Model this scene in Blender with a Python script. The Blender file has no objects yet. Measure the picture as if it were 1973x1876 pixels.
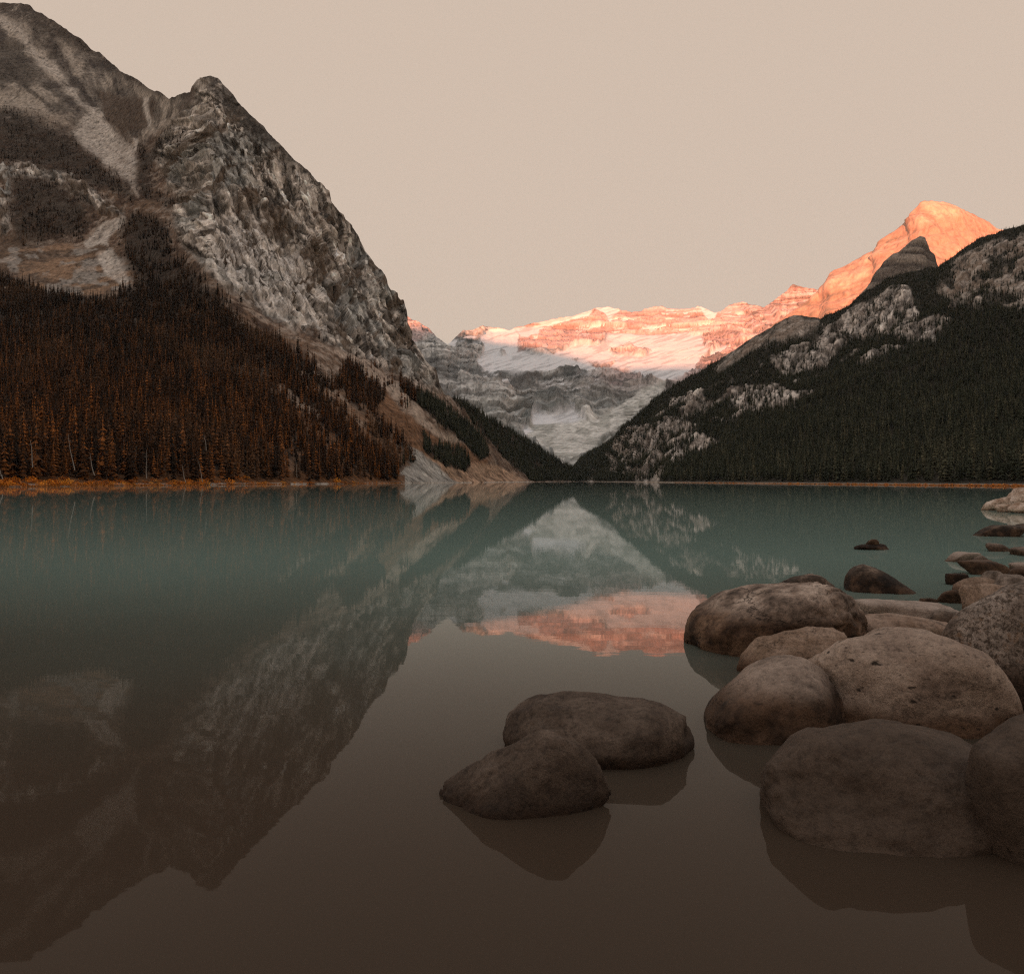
import bpy, bmesh, math, random
import numpy as np
from mathutils import Vector

random.seed(7)
RNG = np.random.default_rng(11)
S = bpy.context.scene
COL = S.collection

# ------------------------------------------------------------------ camera
F = 1490.0            # focal length in photo units (photo taken as 1973 units wide)
CX, HY = 986.5, 926.0  # centre column, horizon row
CAM_H = 2.5           # metres above the water
cam_data = bpy.data.cameras.new('camera')
cam = bpy.data.objects.new('camera', cam_data)
COL.objects.link(cam)
cam.location = (0, 0, CAM_H)
cam.rotation_euler = (math.radians(90), 0, 0)
cam_data.sensor_width = 36
cam_data.lens = 36 * F / 1973
cam_data.shift_y = -12.0 / 1973
cam_data.clip_start = 0.1
cam_data.clip_end = 60000
S.camera = cam

# ------------------------------------------------------------------ light
HAZE = 1.2e-5
SUN_EL = math.radians(2.3)
SUN_AZ = math.radians(15)      # light travels along +Y, drifting to +X
SKY_SRC = (-math.sin(SUN_AZ), -math.cos(SUN_AZ))   # horizontal direction towards the sun

world = bpy.data.worlds.new('World')
S.world = world
world.use_nodes = True
wn, wl = world.node_tree.nodes, world.node_tree.links
bg = wn['Background']
sky = wn.new('ShaderNodeTexSky')
sky.sky_type = 'NISHITA'
sky.sun_disc = False
sky.sun_elevation = SUN_EL
sky.sun_rotation = math.atan2(SKY_SRC[0], SKY_SRC[1])
sky.altitude = 1700
sky.dust_density = 2.0
mixw = wn.new('ShaderNodeMix'); mixw.data_type = 'RGBA'; mixw.blend_type = 'MIX'
mixw.inputs[0].default_value = 0.93          # even, high veil over the clear dawn sky
# beige veil low down, cooler and more neutral overhead
wtc = wn.new('ShaderNodeTexCoord'); wsp = wn.new('ShaderNodeSeparateXYZ'); wl.new(wtc.outputs['Generated'], wsp.inputs[0])
wmr = wn.new('ShaderNodeMapRange'); wmr.interpolation_type = 'SMOOTHSTEP'; wl.new(wsp.outputs[2], wmr.inputs[0])
wmr.inputs[1].default_value = 0.5; wmr.inputs[2].default_value = 0.95
veil = wn.new('ShaderNodeMix'); veil.data_type = 'RGBA'; wl.new(wmr.outputs[0], veil.inputs[0])
veil.inputs[6].default_value = (2.90, 2.33, 1.87, 1); veil.inputs[7].default_value = (2.75, 2.75, 2.78, 1)
wl.new(veil.outputs[2], mixw.inputs[7])
wl.new(sky.outputs[0], mixw.inputs[6])
wl.new(mixw.outputs[2], bg.inputs[0])
bg.inputs[1].default_value = 0.1

sd = bpy.data.lights.new('sun', 'SUN')
sd.energy = 5.0
sd.angle = math.radians(0.5)
sd.color = (1.0, 0.365, 0.19)
sun = bpy.data.objects.new('sun', sd)
COL.objects.link(sun)
dvec = Vector((math.sin(SUN_AZ) * math.cos(SUN_EL), math.cos(SUN_AZ) * math.cos(SUN_EL), -math.sin(SUN_EL)))
sun.rotation_euler = dvec.to_track_quat('-Z', 'Y').to_euler()

S.view_settings.view_transform = 'Standard'
S.view_settings.look = 'None'
S.view_settings.gamma = 1
S.view_settings.exposure = 1.2
S.view_settings.use_curve_mapping = False
S.cycles.use_denoising = False        # keep the grain of a real exposure
S.cycles.adaptive_threshold = 0.004
S.cycles.filter_width = 1.2
S.cycles.max_bounces = 6
S.cycles.transparent_max_bounces = 12

# ------------------------------------------------------------------ noise in numpy
def _h(ix, iy, iz, seed):
    n = (ix.astype(np.uint32) * np.uint32(374761393) + iy.astype(np.uint32) * np.uint32(668265263)
         + iz.astype(np.uint32) * np.uint32(2147483647) + np.uint32((seed * 1274126177) & 0xffffffff))
    n = (n ^ (n >> np.uint32(13))) * np.uint32(1274126177)
    n = (n ^ (n >> np.uint32(16))) * np.uint32(2246822519)
    n = n ^ (n >> np.uint32(15))
    return n.astype(np.float64) / 4294967295.0

def vnoise(x, y, z, seed=0):
    x0, y0, z0 = np.floor(x), np.floor(y), np.floor(z)
    fx, fy, fz = x - x0, y - y0, z - z0
    ux, uy, uz = [f * f * f * (f * (f * 6 - 15) + 10) for f in (fx, fy, fz)]
    ix, iy, iz = x0.astype(np.int64), y0.astype(np.int64), z0.astype(np.int64)
    r = 0
    for a in (0, 1):
        wx = ux if a else 1 - ux
        for b in (0, 1):
            wy = uy if b else 1 - uy
            for c in (0, 1):
                wz = uz if c else 1 - uz
                r = r + wx * wy * wz * _h(ix + a, iy + b, iz + c, seed)
    return r * 2 - 1

def fbm(x, y, z, oct=5, seed=0, gain=0.5, lac=2.03):
    a, s, t = 1.0, 0.0, 0.0
    for o in range(oct):
        s = s + a * vnoise(x, y, z, seed + o * 17)
        t += a
        x, y, z = (x * 0.8 - y * 0.6) * lac + 13.7, (x * 0.6 + y * 0.8) * lac + 5.1, z * lac + 9.3
        a *= gain
    return s / t

def vfbm(x, y, z, oct=4, seed=0, gain=0.55, lac=2.1):
    """like fbm but keeps the axes (for streaks and strata)"""
    a, s, t = 1.0, 0.0, 0.0
    for o in range(oct):
        s = s + a * vnoise(x, y, z, seed + o * 31)
        t += a
        x, y, z = x * lac + 3.3, y * lac + 7.7, z * lac + 1.9
        a *= gain
    return s / t

def ridged(x, y, z, oct=4, seed=0):
    a, s, t = 1.0, 0.0, 0.0
    for o in range(oct):
        s = s + a * (1 - np.abs(vnoise(x, y, z, seed + o * 23)) * 2)
        t += a
        x, y, z = x * 2.07 + 2.2, y * 2.07 + 4.4, z * 2.07 + 6.6
        a *= 0.5
    return s / t

def cells(u, v, seed=0):
    """cellular pattern: (distance to the joint, random value of the block)"""
    iu, iv = np.floor(u), np.floor(v)
    f1 = np.full(u.shape, 9.0); f2 = np.full(u.shape, 9.0); rid = np.zeros(u.shape)
    zero = np.zeros(u.shape, np.int64)
    for a in (-1, 0, 1):
        for b in (-1, 0, 1):
            cu, cv = (iu + a).astype(np.int64), (iv + b).astype(np.int64)
            du_ = np.abs(cu + _h(cu, cv, zero, seed) - u); dv_ = np.abs(cv + _h(cu, cv, zero + 1, seed) - v)
            d = np.maximum(du_, dv_) + .25 * np.minimum(du_, dv_)
            r = _h(cu, cv, zero + 2, seed)
            near = d < f1
            f2 = np.where(near, f1, np.minimum(f2, d)); rid = np.where(near, r, rid); f1 = np.where(near, d, f1)
    return f2 - f1, rid * 2 - 1

def sstep(a, b, v):
    t = np.clip((v - a) / (b - a), 0, 1)
    return t * t * (3 - 2 * t)

def poly_mask(poly, x, y, soft=6.0):
    """soft inside mask of a polygon (signed distance)"""
    poly = np.asarray(poly, float)
    inside = np.zeros(x.shape, bool)
    dist = np.full(x.shape, 1e9)
    n = len(poly)
    for i in range(n):
        x1, y1 = poly[i]; x2, y2 = poly[(i + 1) % n]
        c = ((y1 > y) != (y2 > y))
        xi = (x2 - x1) * (y - y1) / ((y2 - y1) if y2 != y1 else 1e-9) + x1
        inside ^= c & (x < xi)
        dx, dy = x2 - x1, y2 - y1
        t = np.clip(((x - x1) * dx + (y - y1) * dy) / (dx * dx + dy * dy + 1e-9), 0, 1)
        dist = np.minimum(dist, np.hypot(x - x1 - t * dx, y - y1 - t * dy))
    sd_ = np.where(inside, dist, -dist)
    return sstep(-soft, soft, sd_)

# ------------------------------------------------------------------ object helpers
def link(o, parent=None):
    COL.objects.link(o)
    if parent is not None:
        o.parent = parent
    return o

def tag(o, label=None, cat=None, group=None, kind=None):
    if label: o['label'] = label
    if cat: o['category'] = cat
    if group: o['group'] = group
    if kind: o['kind'] = kind
    return o

def mesh_obj(name, verts, faces, mat=None, parent=None, smooth=True):
    me = bpy.data.meshes.new(name)
    verts = np.asarray(verts, dtype=np.float32)
    if isinstance(faces, np.ndarray):
        k = faces.shape[1]
        me.vertices.add(len(verts)); me.vertices.foreach_set('co', verts.ravel())
        me.loops.add(faces.size); me.loops.foreach_set('vertex_index', faces.astype(np.int32).ravel())
        me.polygons.add(len(faces))
        me.polygons.foreach_set('loop_start', np.arange(0, faces.size, k, dtype=np.int32))
        me.update(calc_edges=True); me.validate()
    else:
        me.from_pydata([tuple(v) for v in verts], [], faces); me.update()
    if smooth:
        me.polygons.foreach_set('use_smooth', np.ones(len(me.polygons), bool))
    if mat: me.materials.append(mat)
    return link(bpy.data.objects.new(name, me), parent)

def set_colour(o, rgb, name='surface_colour', alpha=None):
    a = o.data.color_attributes.new(name, 'FLOAT_COLOR', 'POINT')
    n = len(o.data.vertices)
    c = np.ones((n, 4), np.float32); c[:, :3] = rgb
    if alpha is not None: c[:, 3] = alpha
    a.data.foreach_set('color', c.ravel())

# ------------------------------------------------------------------ materials
def new_mat(name):
    m = bpy.data.materials.new(name); m.use_nodes = True
    n, l = m.node_tree.nodes, m.node_tree.links
    return m, n, l, n['Principled BSDF']

def noise_node(n, l, scale, detail=4, rough=0.6, src=None):
    t = n.new('ShaderNodeTexNoise')
    t.inputs['Scale'].default_value = scale
    t.inputs['Detail'].default_value = detail
    t.inputs['Roughness'].default_value = rough
    if src is not None: l.new(src, t.inputs['Vector'])
    return t

def ramp(n, l, src, stops):
    r = n.new('ShaderNodeValToRGB')
    el = r.color_ramp.elements
    while len(el) < len(stops): el.new(0.5)
    for e, (p, c) in zip(el, stops):
        e.position = p
        e.color = (c, c, c, 1) if not hasattr(c, '__len__') else (*c, 1)
    l.new(src, r.inputs[0])
    return r

def mixc(n, l, a, b, fac, mode='MIX'):
    m = n.new('ShaderNodeMix'); m.data_type = 'RGBA'; m.blend_type = mode
    for sock, v in ((m.inputs[0], fac), (m.inputs[6], a), (m.inputs[7], b)):
        if hasattr(v, 'is_linked'): l.new(v, sock)
        elif hasattr(v, '__len__'): sock.default_value = (*v, 1)
        else: sock.default_value = v
    return m.outputs[2]

def terrain_mat(name, s, bump=0.6, dist=3.0, rough=.7):
    m, n, l, b = new_mat(name)
    at = n.new('ShaderNodeAttribute'); at.attribute_name = 'surface_colour'
    tc = n.new('ShaderNodeTexCoord')
    mp = n.new('ShaderNodeMapping'); mp.inputs['Scale'].default_value = (1, 1, 0.45)
    l.new(tc.outputs['Object'], mp.inputs[0])
    t1 = noise_node(n, l, s, 6, 0.7, mp.outputs[0])
    r1 = ramp(n, l, t1.outputs[0], [(0.34, 0.3), (0.47, 0.95), (0.54, 1.1), (0.68, 1.0)])
    r1.color_ramp.elements[3].color = (1.7, 1.7, 1.7, 1)
    c = mixc(n, l, at.outputs['Color'], r1.outputs[0], at.outputs['Alpha'], 'MULTIPLY')
    l.new(c, b.inputs['Base Color'])
    b.inputs['Roughness'].default_value = 0.95
    b.inputs['Specular IOR Level'].default_value = 0.1
    bp = n.new('ShaderNodeBump'); bp.inputs['Strength'].default_value = bump; bp.inputs['Distance'].default_value = dist
    l.new(t1.outputs[0], bp.inputs['Height']); l.new(bp.outputs[0], b.inputs['Normal'])
    return m

# ------------------------------------------------------------------ terrain builder
def interp_cols(table, X, Y):
    """table: {x: [(y, D), ...]} -> distance for each (X[col], Y[row, col])"""
    xs = sorted(table)
    per = []
    for x in xs:
        pts = sorted(table[x])
        per.append(np.interp(Y, [p[0] for p in pts], [p[1] for p in pts]))
    per = np.array(per)
    i = np.clip(np.searchsorted(xs, X, side='right') - 1, 0, len(xs) - 2)
    xa = np.array(xs)[i]; xb = np.array(xs)[i + 1]
    w = np.clip((X - xa) / (xb - xa), 0, 1)[None, :]
    cols = np.arange(len(X))
    R = np.arange(Y.shape[0])[:, None]
    return per[i[None, :], R, cols[None, :]] * (1 - w) + per[(i + 1)[None, :], R, cols[None, :]] * w

def blur(a, k, axis):
    if k < 1: return a
    ker = np.hanning(2 * k + 3)[1:-1]; ker /= ker.sum()
    pad = [(0, 0), (0, 0)]; pad[axis] = (k, k)
    p = np.pad(a, pad, mode='edge')
    out = np.zeros_like(a)
    for i, w in enumerate(ker):
        sl = [slice(None)] * 2; sl[axis] = slice(i, i + a.shape[axis])
        out += w * p[tuple(sl)]
    return out

class Terrain:
    def __init__(self, x0, x1, step, rows, crest, base, table, blur_k=8, jag=0.0, seed=0, power=1.0):
        self.X = X = np.arange(x0, x1 + 0.1, step)
        cx, cy = zip(*crest)
        yc = np.interp(X, cx, cy)
        if jag:
            z0 = np.zeros_like(X)
            yc = yc + jag * fbm(X / 14, z0 + seed, z0, 5, seed)
        bx, by = zip(*base)
        yb = np.interp(X, bx, by)
        t = np.linspace(0, 1, rows)[:, None] ** power
        self.T = np.repeat(t, len(X), 1)
        self.PX = np.repeat(X[None, :], rows, 0)
        self.PY = yb[None, :] + (yc - yb)[None, :] * t
        if callable(table): D = table(self.PX, self.PY, self.T)
        else: D = interp_cols(table, X, self.PY)
        D = blur(blur(D, blur_k, 1), max(2, blur_k // 2), 0)
        self.D = D
        self.P = np.stack([(self.PX - CX) / F * D, D, CAM_H + (HY - self.PY) / F * D], -1)
        self.rows = rows

    def normals(self):
        du = np.gradient(self.P, axis=1); dv = np.gradient(self.P, axis=0)
        n = np.cross(du, dv)
        n /= np.linalg.norm(n, axis=2, keepdims=True) + 1e-9
        return n

    def displace(self, amount):
        self.P = self.P + self.normals() * amount[..., None]

    def build(self, name, mat, colour, label=None, alpha=None):
        P = self.P
        rows, cols = P.shape[:2]
        # foot under the water and the far side of the ridge
        foot = P[0].copy(); foot[:, 1] -= 12; foot[:, 2] = -8
        foot[:, 0] *= foot[:, 1] / P[0][:, 1]
        back = []
        for kd, kz in ((1.03, 0.93), (1.12, 0.75), (1.3, 0.4), (1.6, -0.01)):
            b = P[-1].copy(); b[:, 0] *= kd; b[:, 1] *= kd; b[:, 2] = b[:, 2] * kz
            back.append(b)
        A = np.concatenate([foot[None], P] + [b[None] for b in back], 0)
        C = np.concatenate([colour[:1], colour] + [colour[-1:]] * len(back), 0)
        r = A.shape[0]
        idx = np.arange(r * cols).reshape(r, cols)
        f = np.stack([idx[:-1, :-1], idx[:-1, 1:], idx[1:, 1:], idx[1:, :-1]], -1).reshape(-1, 4)
        o = mesh_obj(name, A.reshape(-1, 3), f, mat)
        if alpha is not None:
            alpha = np.concatenate([alpha[:1], alpha] + [alpha[-1:]] * len(back), 0).ravel()
        set_colour(o, C.reshape(-1, 3), alpha=alpha)
        tag(o, label, kind='structure')
        return o

    def scatter(self, density, cap=None):
        """random points on the sheet; density in trees per square metre of plan area"""
        P = self.P
        a = P[1:, :-1] - P[:-1, :-1]; b = P[:-1, 1:] - P[:-1, :-1]
        area = np.linalg.norm(np.cross(a, b), axis=2) * 0.8
        e = area * density[:-1, :-1]
        n = RNG.poisson(e)
        ii, jj = np.nonzero(n)
        rep = n[ii, jj]
        ii, jj = np.repeat(ii, rep), np.repeat(jj, rep)
        u, v = RNG.random(len(ii))[:, None], RNG.random(len(ii))[:, None]
        p = (P[ii, jj] * (1 - u) * (1 - v) + P[ii, jj + 1] * u * (1 - v)
             + P[ii + 1, jj] * (1 - u) * v + P[ii + 1, jj + 1] * u * v)
        return p, ii, jj

def lerp3(c, col, m):
    return c * (1 - m[..., None]) + np.asarray(col) * m[..., None]

def zz(pts, kx, ky, s):
    return [(kx + s * x, ky + s * y) for x, y in pts]
Z1 = lambda p: zz(p, 0, 0, .2645)
Z3 = lambda p: zz(p, 0, 470, .2645)
Z4 = lambda p: zz(p, 470, 522, .2515)
Z5 = lambda p: zz(p, 783.6, 548.5, .331)
Z6 = lambda p: zz(p, 1123, 365.7, .4308)

# ================================================================== LEFT MOUNTAIN
def ys_left(x): return 938 - (938 - 927.6) * x / 1120
crest_left = [(-400, -120), (-200, -40), (0, 3), (32, 4), (56, 12), (69, 22), (106, 45), (132, 63), (159, 79), (175, 95), (196, 104),
    (212, 119), (233, 136), (254, 147), (270, 156), (291, 171), (324, 188), (344, 183), (365, 175), (369, 165), (381, 152),
    (405, 145), (421, 151), (436, 169), (466, 203), (491, 227), (510, 246), (533, 271), (566, 305), (597, 333), (633, 372),
    (637, 388), (655, 408), (675, 427), (689, 450), (700, 480), (722, 508), (741, 530), (755, 561), (767, 564), (769, 578),
    (779, 579), (784, 600), (788, 645), (802, 665), (822, 695), (840, 708), (847, 738), (855, 761), (867, 765), (897, 778),
    (918, 791), (948, 809), (970, 823), (995, 836), (1028, 856), (1060, 876), (1081, 888), (1086, 896), (1121, 906), (1150, 910)]
tab_left = {
    -400: [(942, 255), (860, 350), (760, 600), (650, 850), (560, 1000), (470, 1200), (340, 1400), (200, 1650), (-120, 2000)],
    0: [(938, 310), (860, 420), (760, 640), (650, 880), (560, 1050), (470, 1250), (340, 1430), (212, 1650), (0, 2000)],
    200: [(936, 372), (860, 470), (760, 660), (650, 900), (560, 1080), (450, 1250), (370, 1350), (280, 1580), (104, 1900)],
    330: [(935, 420), (860, 500), (760, 690), (650, 900), (560, 1050), (450, 1180), (380, 1280), (300, 1400), (188, 1500)],
    405: [(934, 450), (860, 530), (760, 700), (650, 880), (560, 1000), (450, 1120), (300, 1250), (145, 1400)],
    600: [(932.4, 570), (860, 660), (760, 810), (690, 930), (640, 1050), (500, 1180), (335, 1300)],
    700: [(931.5, 680), (860, 780), (800, 860), (720, 1000), (690, 1080), (600, 1200), (480, 1350)],
    785: [(930.7, 790), (860, 890), (800, 970), (750, 1080), (740, 1150), (650, 1300), (597, 1380)],
    860: [(930, 930), (880, 1000), (820, 1090), (790, 1160), (765, 1270)],
    935: [(929.3, 1120), (890, 1220), (870, 1320), (800, 1600)],
    1010: [(928.6, 1430), (900, 1650), (838, 2000)],
    1150: [(927.3, 2700), (906, 2900)]}
L = Terrain(-400, 1148, 1.65, 540, crest_left, [(x, ys_left(x)) for x in (-400, 1150)], tab_left, 9, jag=5, seed=3)
px, py = L.PX, L.PY
wob = 12 * fbm(px / 40, py / 40, px * 0, 4, 5)
wx, wy = px + wob, py + 12 * fbm(px / 40, py / 40, px * 0 + 9, 4, 6)
def M(poly, soft=6, wobble=True): return poly_mask(poly, wx if wobble else px, wy if wobble else py, soft)
m_forest = M([(-450, 560), (0, 535), (60, 556), (120, 575), (200, 592), (250, 575), (300, 560), (360, 560), (400, 575), (440, 600), (470, 640),
              (520, 655), (560, 680), (595, 702), (602, 735), (640, 742), (668, 705), (690, 715), (705, 742), (735, 765), (722, 795),
              (760, 838), (795, 890), (772, 906), (777, 926), (770, 960), (-450, 960)], 7)
clear = np.maximum.reduce([
    M(Z4([(240, 860), (300, 880), (480, 980), (620, 1110), (560, 1125), (420, 1030), (260, 920)]), 4),
    M(Z4([(420, 790), (620, 910), (740, 985), (700, 1010), (560, 940), (430, 850)]), 4),
    M(Z4([(690, 920), (900, 1050), (980, 1150), (930, 1190), (800, 1070), (700, 970)]), 4),
    M(Z4([(780, 1140), (910, 1230), (940, 1270), (830, 1210)]), 3)])
m_f2 = M([(-400, 200), (0, 212), (40, 206), (119, 251), (164, 280), (212, 331), (254, 368), (249, 378), (185, 365), (148, 352), (106, 333), (53, 312), (0, 304), (-400, 300)], 15)
m_f3 = M([(21, 344), (66, 339), (111, 357), (148, 384), (185, 391), (164, 423), (148, 447), (106, 460), (79, 466), (32, 466), (21, 423)], 15)
m_f3 = np.maximum(m_f3, M([(-400, 330), (-60, 350), (-30, 460), (-400, 470)], 8))
m_f4 = M([(259, 344), (265, 278), (291, 291), (304, 270), (344, 251), (365, 265), (357, 294), (317, 302), (299, 312), (286, 339), (291, 357), (344, 391), (339, 410), (304, 378), (270, 370)], 15)
m_f5 = M([(230, 430), (251, 405), (278, 407), (304, 423), (331, 450), (340, 500), (370, 520), (410, 560), (440, 600), (330, 600), (280, 560), (245, 520), (232, 480)], 15)
m_clump = M(Z4([(1370, 1240), (1420, 1290), (1500, 1330), (1650, 1350), (1735, 1490), (1690, 1545), (1550, 1500), (1390, 1400)]), 2)
m_line2 = M([(769, 744), (822, 771), (862, 794), (897, 819), (922, 847), (938, 880), (926, 888), (882, 848), (842, 812), (804, 780), (769, 754)], 3, False)
m_far = M([(867, 760), (918, 785), (970, 815), (1028, 850), (1090, 885), (1160, 900), (1160, 924), (1060, 925), (1010, 905), (960, 868), (920, 820), (880, 780)], 5, False)
m_wood_low = M([(1010, 895), (1160, 895), (1160, 926), (1030, 925)], 3, False)
m_grass = M(Z4([(960, 950), (1060, 930), (1200, 1000), (1500, 1200), (1700, 1350), (1860, 1440), (1850, 1490), (1740, 1490), (1500, 1480), (1290, 1380), (1160, 1270), (1000, 1090)]), 5)
m_tanstrip = M([(640, 676), (684, 690), (747, 735), (815, 794), (860, 830), (890, 850), (870, 848), (797, 800), (721, 748)], 4)
m_scree = M(Z4([(1160, 1270), (1290, 1370), (1500, 1500), (1620, 1640), (1220, 1640), (1190, 1540), (1290, 1490)]), 3)
m_tanshore = M([(815, 860), (860, 896), (903, 909), (908, 892), (935, 892), (1015, 926), (1015, 936), (872, 936)], 4)
m_fan = np.maximum.reduce([
    M(Z1([(520, 960), (640, 870), (760, 900), (980, 1080), (985, 1390), (800, 1240), (640, 1080)]), 7),
    M(Z1([(620, 1760), (590, 1720), (770, 1600), (900, 1560), (880, 1620), (790, 1700), (770, 1800)]), 4),
    M([(183, 492), (215, 480), (255, 550), (245, 568), (210, 535)], 4),
    M(Z1([(1030, 720), (1080, 720), (1060, 880), (1030, 900)]), 3),
    M(Z1([(950, 990), (990, 1000), (985, 1100), (950, 1090)]), 2)])
m_upper = sstep(40, -30, py - np.interp(px, [-400, 0, 130, 260, 330, 365, 420], [300, 215, 240, 270, 240, 190, -300]))   # the far bowl
m_meadow = M([(-400, 460), (0, 455), (60, 470), (110, 470), (190, 465), (240, 500), (270, 560), (200, 590), (100, 575), (-400, 565)], 8)
m_cliff = M([(365, 190), (381, 140), (420, 140), (650, 380), (770, 540), (800, 640), (860, 765), (800, 742), (700, 700), (640, 670), (560, 640), (470, 585),
             (430, 560), (400, 520), (360, 480), (330, 420), (340, 380), (300, 310), (330, 240)], 10)
m_band = np.maximum(M(Z1([(-200, 1170), (200, 1170), (420, 1250), (560, 1340), (900, 1500), (880, 1570), (700, 1480), (560, 1450), (420, 1350), (250, 1290), (0, 1310)]), 6),
                    M(Z1([(0, 1400), (70, 1300), (80, 1700), (0, 1720)]), 6))
veg = np.maximum.reduce([m_forest * (1 - clear), m_f2, m_f3, m_f4, m_f5, m_clump, m_line2, m_far, m_wood_low])

P0 = L.P.copy(); x_, y_, z_ = P0[..., 0], P0[..., 1], P0[..., 2]
# along-face coordinate for flutes
s_ = x_ * 0.75 + y_ * 0.65
flute = 0.6 * ridged(s_ / 70 + .35 * fbm(s_ / 60, z_ / 80, z_ * 0, 4, 4), y_ / 400, z_ / 420, 3, 21) + 0.55 * ridged(s_ / 21 + .5 * fbm(s_ / 40, z_ / 40, z_ * 0, 3, 5), y_ / 400, z_ / 150, 3, 22)
strata_c = z_ + 0.14 * s_ + 12 * fbm(s_ / 60, z_ / 60, y_ / 80, 3, 8)
strata = vfbm(strata_c / 26, s_ / 220, y_ / 300, 3, 31)
rough = fbm(x_ / 40, y_ / 40, z_ / 40, 5, 2)
rough_s = fbm(s_ / 8, y_ / 12, z_ / 16, 4, 44)
big = fbm(x_ / 220, y_ / 220, z_ / 220, 3, 77)
wu = fbm(s_ / 70, z_ / 90, y_ * 0, 4, 71); wv = fbm(s_ / 60 + 9, z_ / 60, y_ * 0, 4, 72)
zc = z_ + .10 * s_
j1, b1 = cells(s_ / 27 + .30 * wu, zc / 120 + .3 * wv, 73)
j2, b2 = cells(s_ / 10.5 + .4 * wu, zc / 42 + .4 * wv, 74)
j3, b3 = cells(s_ / 5.0 + .5 * wu, zc / 12 + .5 * wv, 75)
edge_fade = 1 - 0.75 * sstep(0.9, 1.0, L.T)
shore_fade = sstep(0, 0.12, L.T)
amp = m_cliff * (17 * flute - 4 + 9 * strata + 4 * rough + 3 * rough_s + 6 * b1 + 5 * b2 + 2.5 * b3) + (1 - m_cliff) * (5 * rough + 1.2 * rough_s) + m_upper * (10 * big + 4 * ridged(s_ / 60, z_ / 500, y_ / 500, 3, 9))
amp = amp + m_band * (9 * flute + 5 * strata + 6 * b2 + 3 * b3) + 14 * big * (1 - m_cliff) * sstep(400, 900, y_)
L.displace(amp * edge_fade * shore_fade * sstep(200, 1100, y_))

g1 = fbm(s_ / 46, z_ / 60, y_ / 60, 6, 101, gain=0.62)
g2 = vfbm(s_ / 8, z_ / 60, y_ / 60, 4, 111)             # vertical streaks
g3 = fbm(x_ / 14, y_ / 14, z_ / 14, 5, 121, gain=0.65)
dg = fbm((s_ * 0.7 + z_ * 0.7) / 130, (s_ * 0.7 - z_ * 0.7) / 22, y_ / 100, 5, 131, gain=0.6)
rock = np.zeros(P0.shape) + np.array([0.30, 0.27, 0.245])
rock = lerp3(rock, (0.47, 0.43, 0.395), sstep(-0.02, 0.25, g1))
rock = lerp3(rock, (0.11, 0.096, 0.084), sstep(0.06, 0.28, -g2 + 0.4 * g3) * 0.85)
rock = lerp3(rock, (0.62, 0.565, 0.52), sstep(0.10, 0.30, g2 + 0.5 * g1) * 0.8)
rock = lerp3(rock, (0.22, 0.235, 0.235), sstep(0.02, 0.25, fbm(x_ / 90, y_ / 90, z_ / 90, 4, 141)) * 0.6)
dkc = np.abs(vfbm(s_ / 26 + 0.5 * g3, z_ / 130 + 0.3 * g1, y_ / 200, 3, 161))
rock = lerp3(rock, (0.045, 0.037, 0.030), sstep(0.075, 0.015, dkc) * sstep(-.2, .15, fbm(s_ / 90, z_ / 120, y_ / 90, 3, 163) + .1))   # open cracks, their shade put into the colour for relief
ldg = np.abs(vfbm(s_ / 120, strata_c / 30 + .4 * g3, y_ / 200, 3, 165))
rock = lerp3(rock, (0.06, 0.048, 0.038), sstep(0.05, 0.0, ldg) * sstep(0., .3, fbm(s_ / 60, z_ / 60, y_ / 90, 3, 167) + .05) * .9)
rock = rock * (1.36 + .38 * b2 + .42 * b3 + .2 * b1)[..., None] * np.array([1.03, 1.0, .96])
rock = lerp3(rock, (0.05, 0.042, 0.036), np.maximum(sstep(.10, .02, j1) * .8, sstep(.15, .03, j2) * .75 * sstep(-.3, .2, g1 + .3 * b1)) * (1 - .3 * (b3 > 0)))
rock = lerp3(rock, (0.11, 0.075, 0.05), sstep(0.06, 0.28, dg) * 0.85)          # scrub on the ledges
rock = lerp3(rock, (0.085, 0.072, 0.062), poly_mask([(395, 130), (430, 150), (500, 225), (560, 290), (640, 370), (560, 310), (500, 270), (455, 235), (425, 200), (405, 180)], px, py, 14) * sstep(-.35, .15, g3 + .15) * .85)
pale = M([(400, 520), (450, 560), (520, 600), (600, 660), (640, 640), (600, 560), (560, 480), (480, 420), (420, 430)], 26) * (0.4 + 0.6 * sstep(-0.1, 0.2, g1 + g3 * .6))
rock = lerp3(rock, (0.72, 0.67, 0.625), pale * 0.75 * sstep(.02, .1, dkc) * sstep(.03, .14, j2) * (1 + .3 * b3))
soil = np.zeros(P0.shape) + np.array([0.17, 0.11, 0.075])
soil = lerp3(soil, (0.30, 0.235, 0.19), sstep(-0.1, 0.35, g3 + 0.5 * g1))
soil = lerp3(soil, (0.085, 0.055, 0.04), sstep(0.0, 0.35, -g3 + 0.5 * dg))
fx_, fy_ = px - 285, py - 345                                     # chutes run together towards the gully mouth
th = np.arctan2(-fy_, -fx_) + 0.05 * fbm(px / 35, py / 35, px * 0, 4, 150); rr_ = np.hypot(fx_, fy_)
ups = 0.6 * vfbm(th * 14, rr_ / 130, px * 0, 4, 151) + 0.5 * fbm(px / 26, py / 18, px * 0, 5, 152)
upper = np.zeros(P0.shape) + np.array([0.19, 0.16, 0.135])
upper = lerp3(upper, (0.37, 0.315, 0.265), sstep(0.0, 0.28, ups))
upper = lerp3(upper, (0.075, 0.06, 0.052), sstep(0.02, 0.30, -ups + 0.25 * g3) * 0.9)
topd = poly_mask([(-400, -140), (60, 0), (330, 190), (260, 165), (150, 95), (90, 62), (40, 48), (0, 30), (-400, 0)], px, py, 10)
upper = lerp3(upper, (0.075, 0.058, 0.048), topd * 0.85 * sstep(-0.35, 0.1, g3 + .2))
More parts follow.
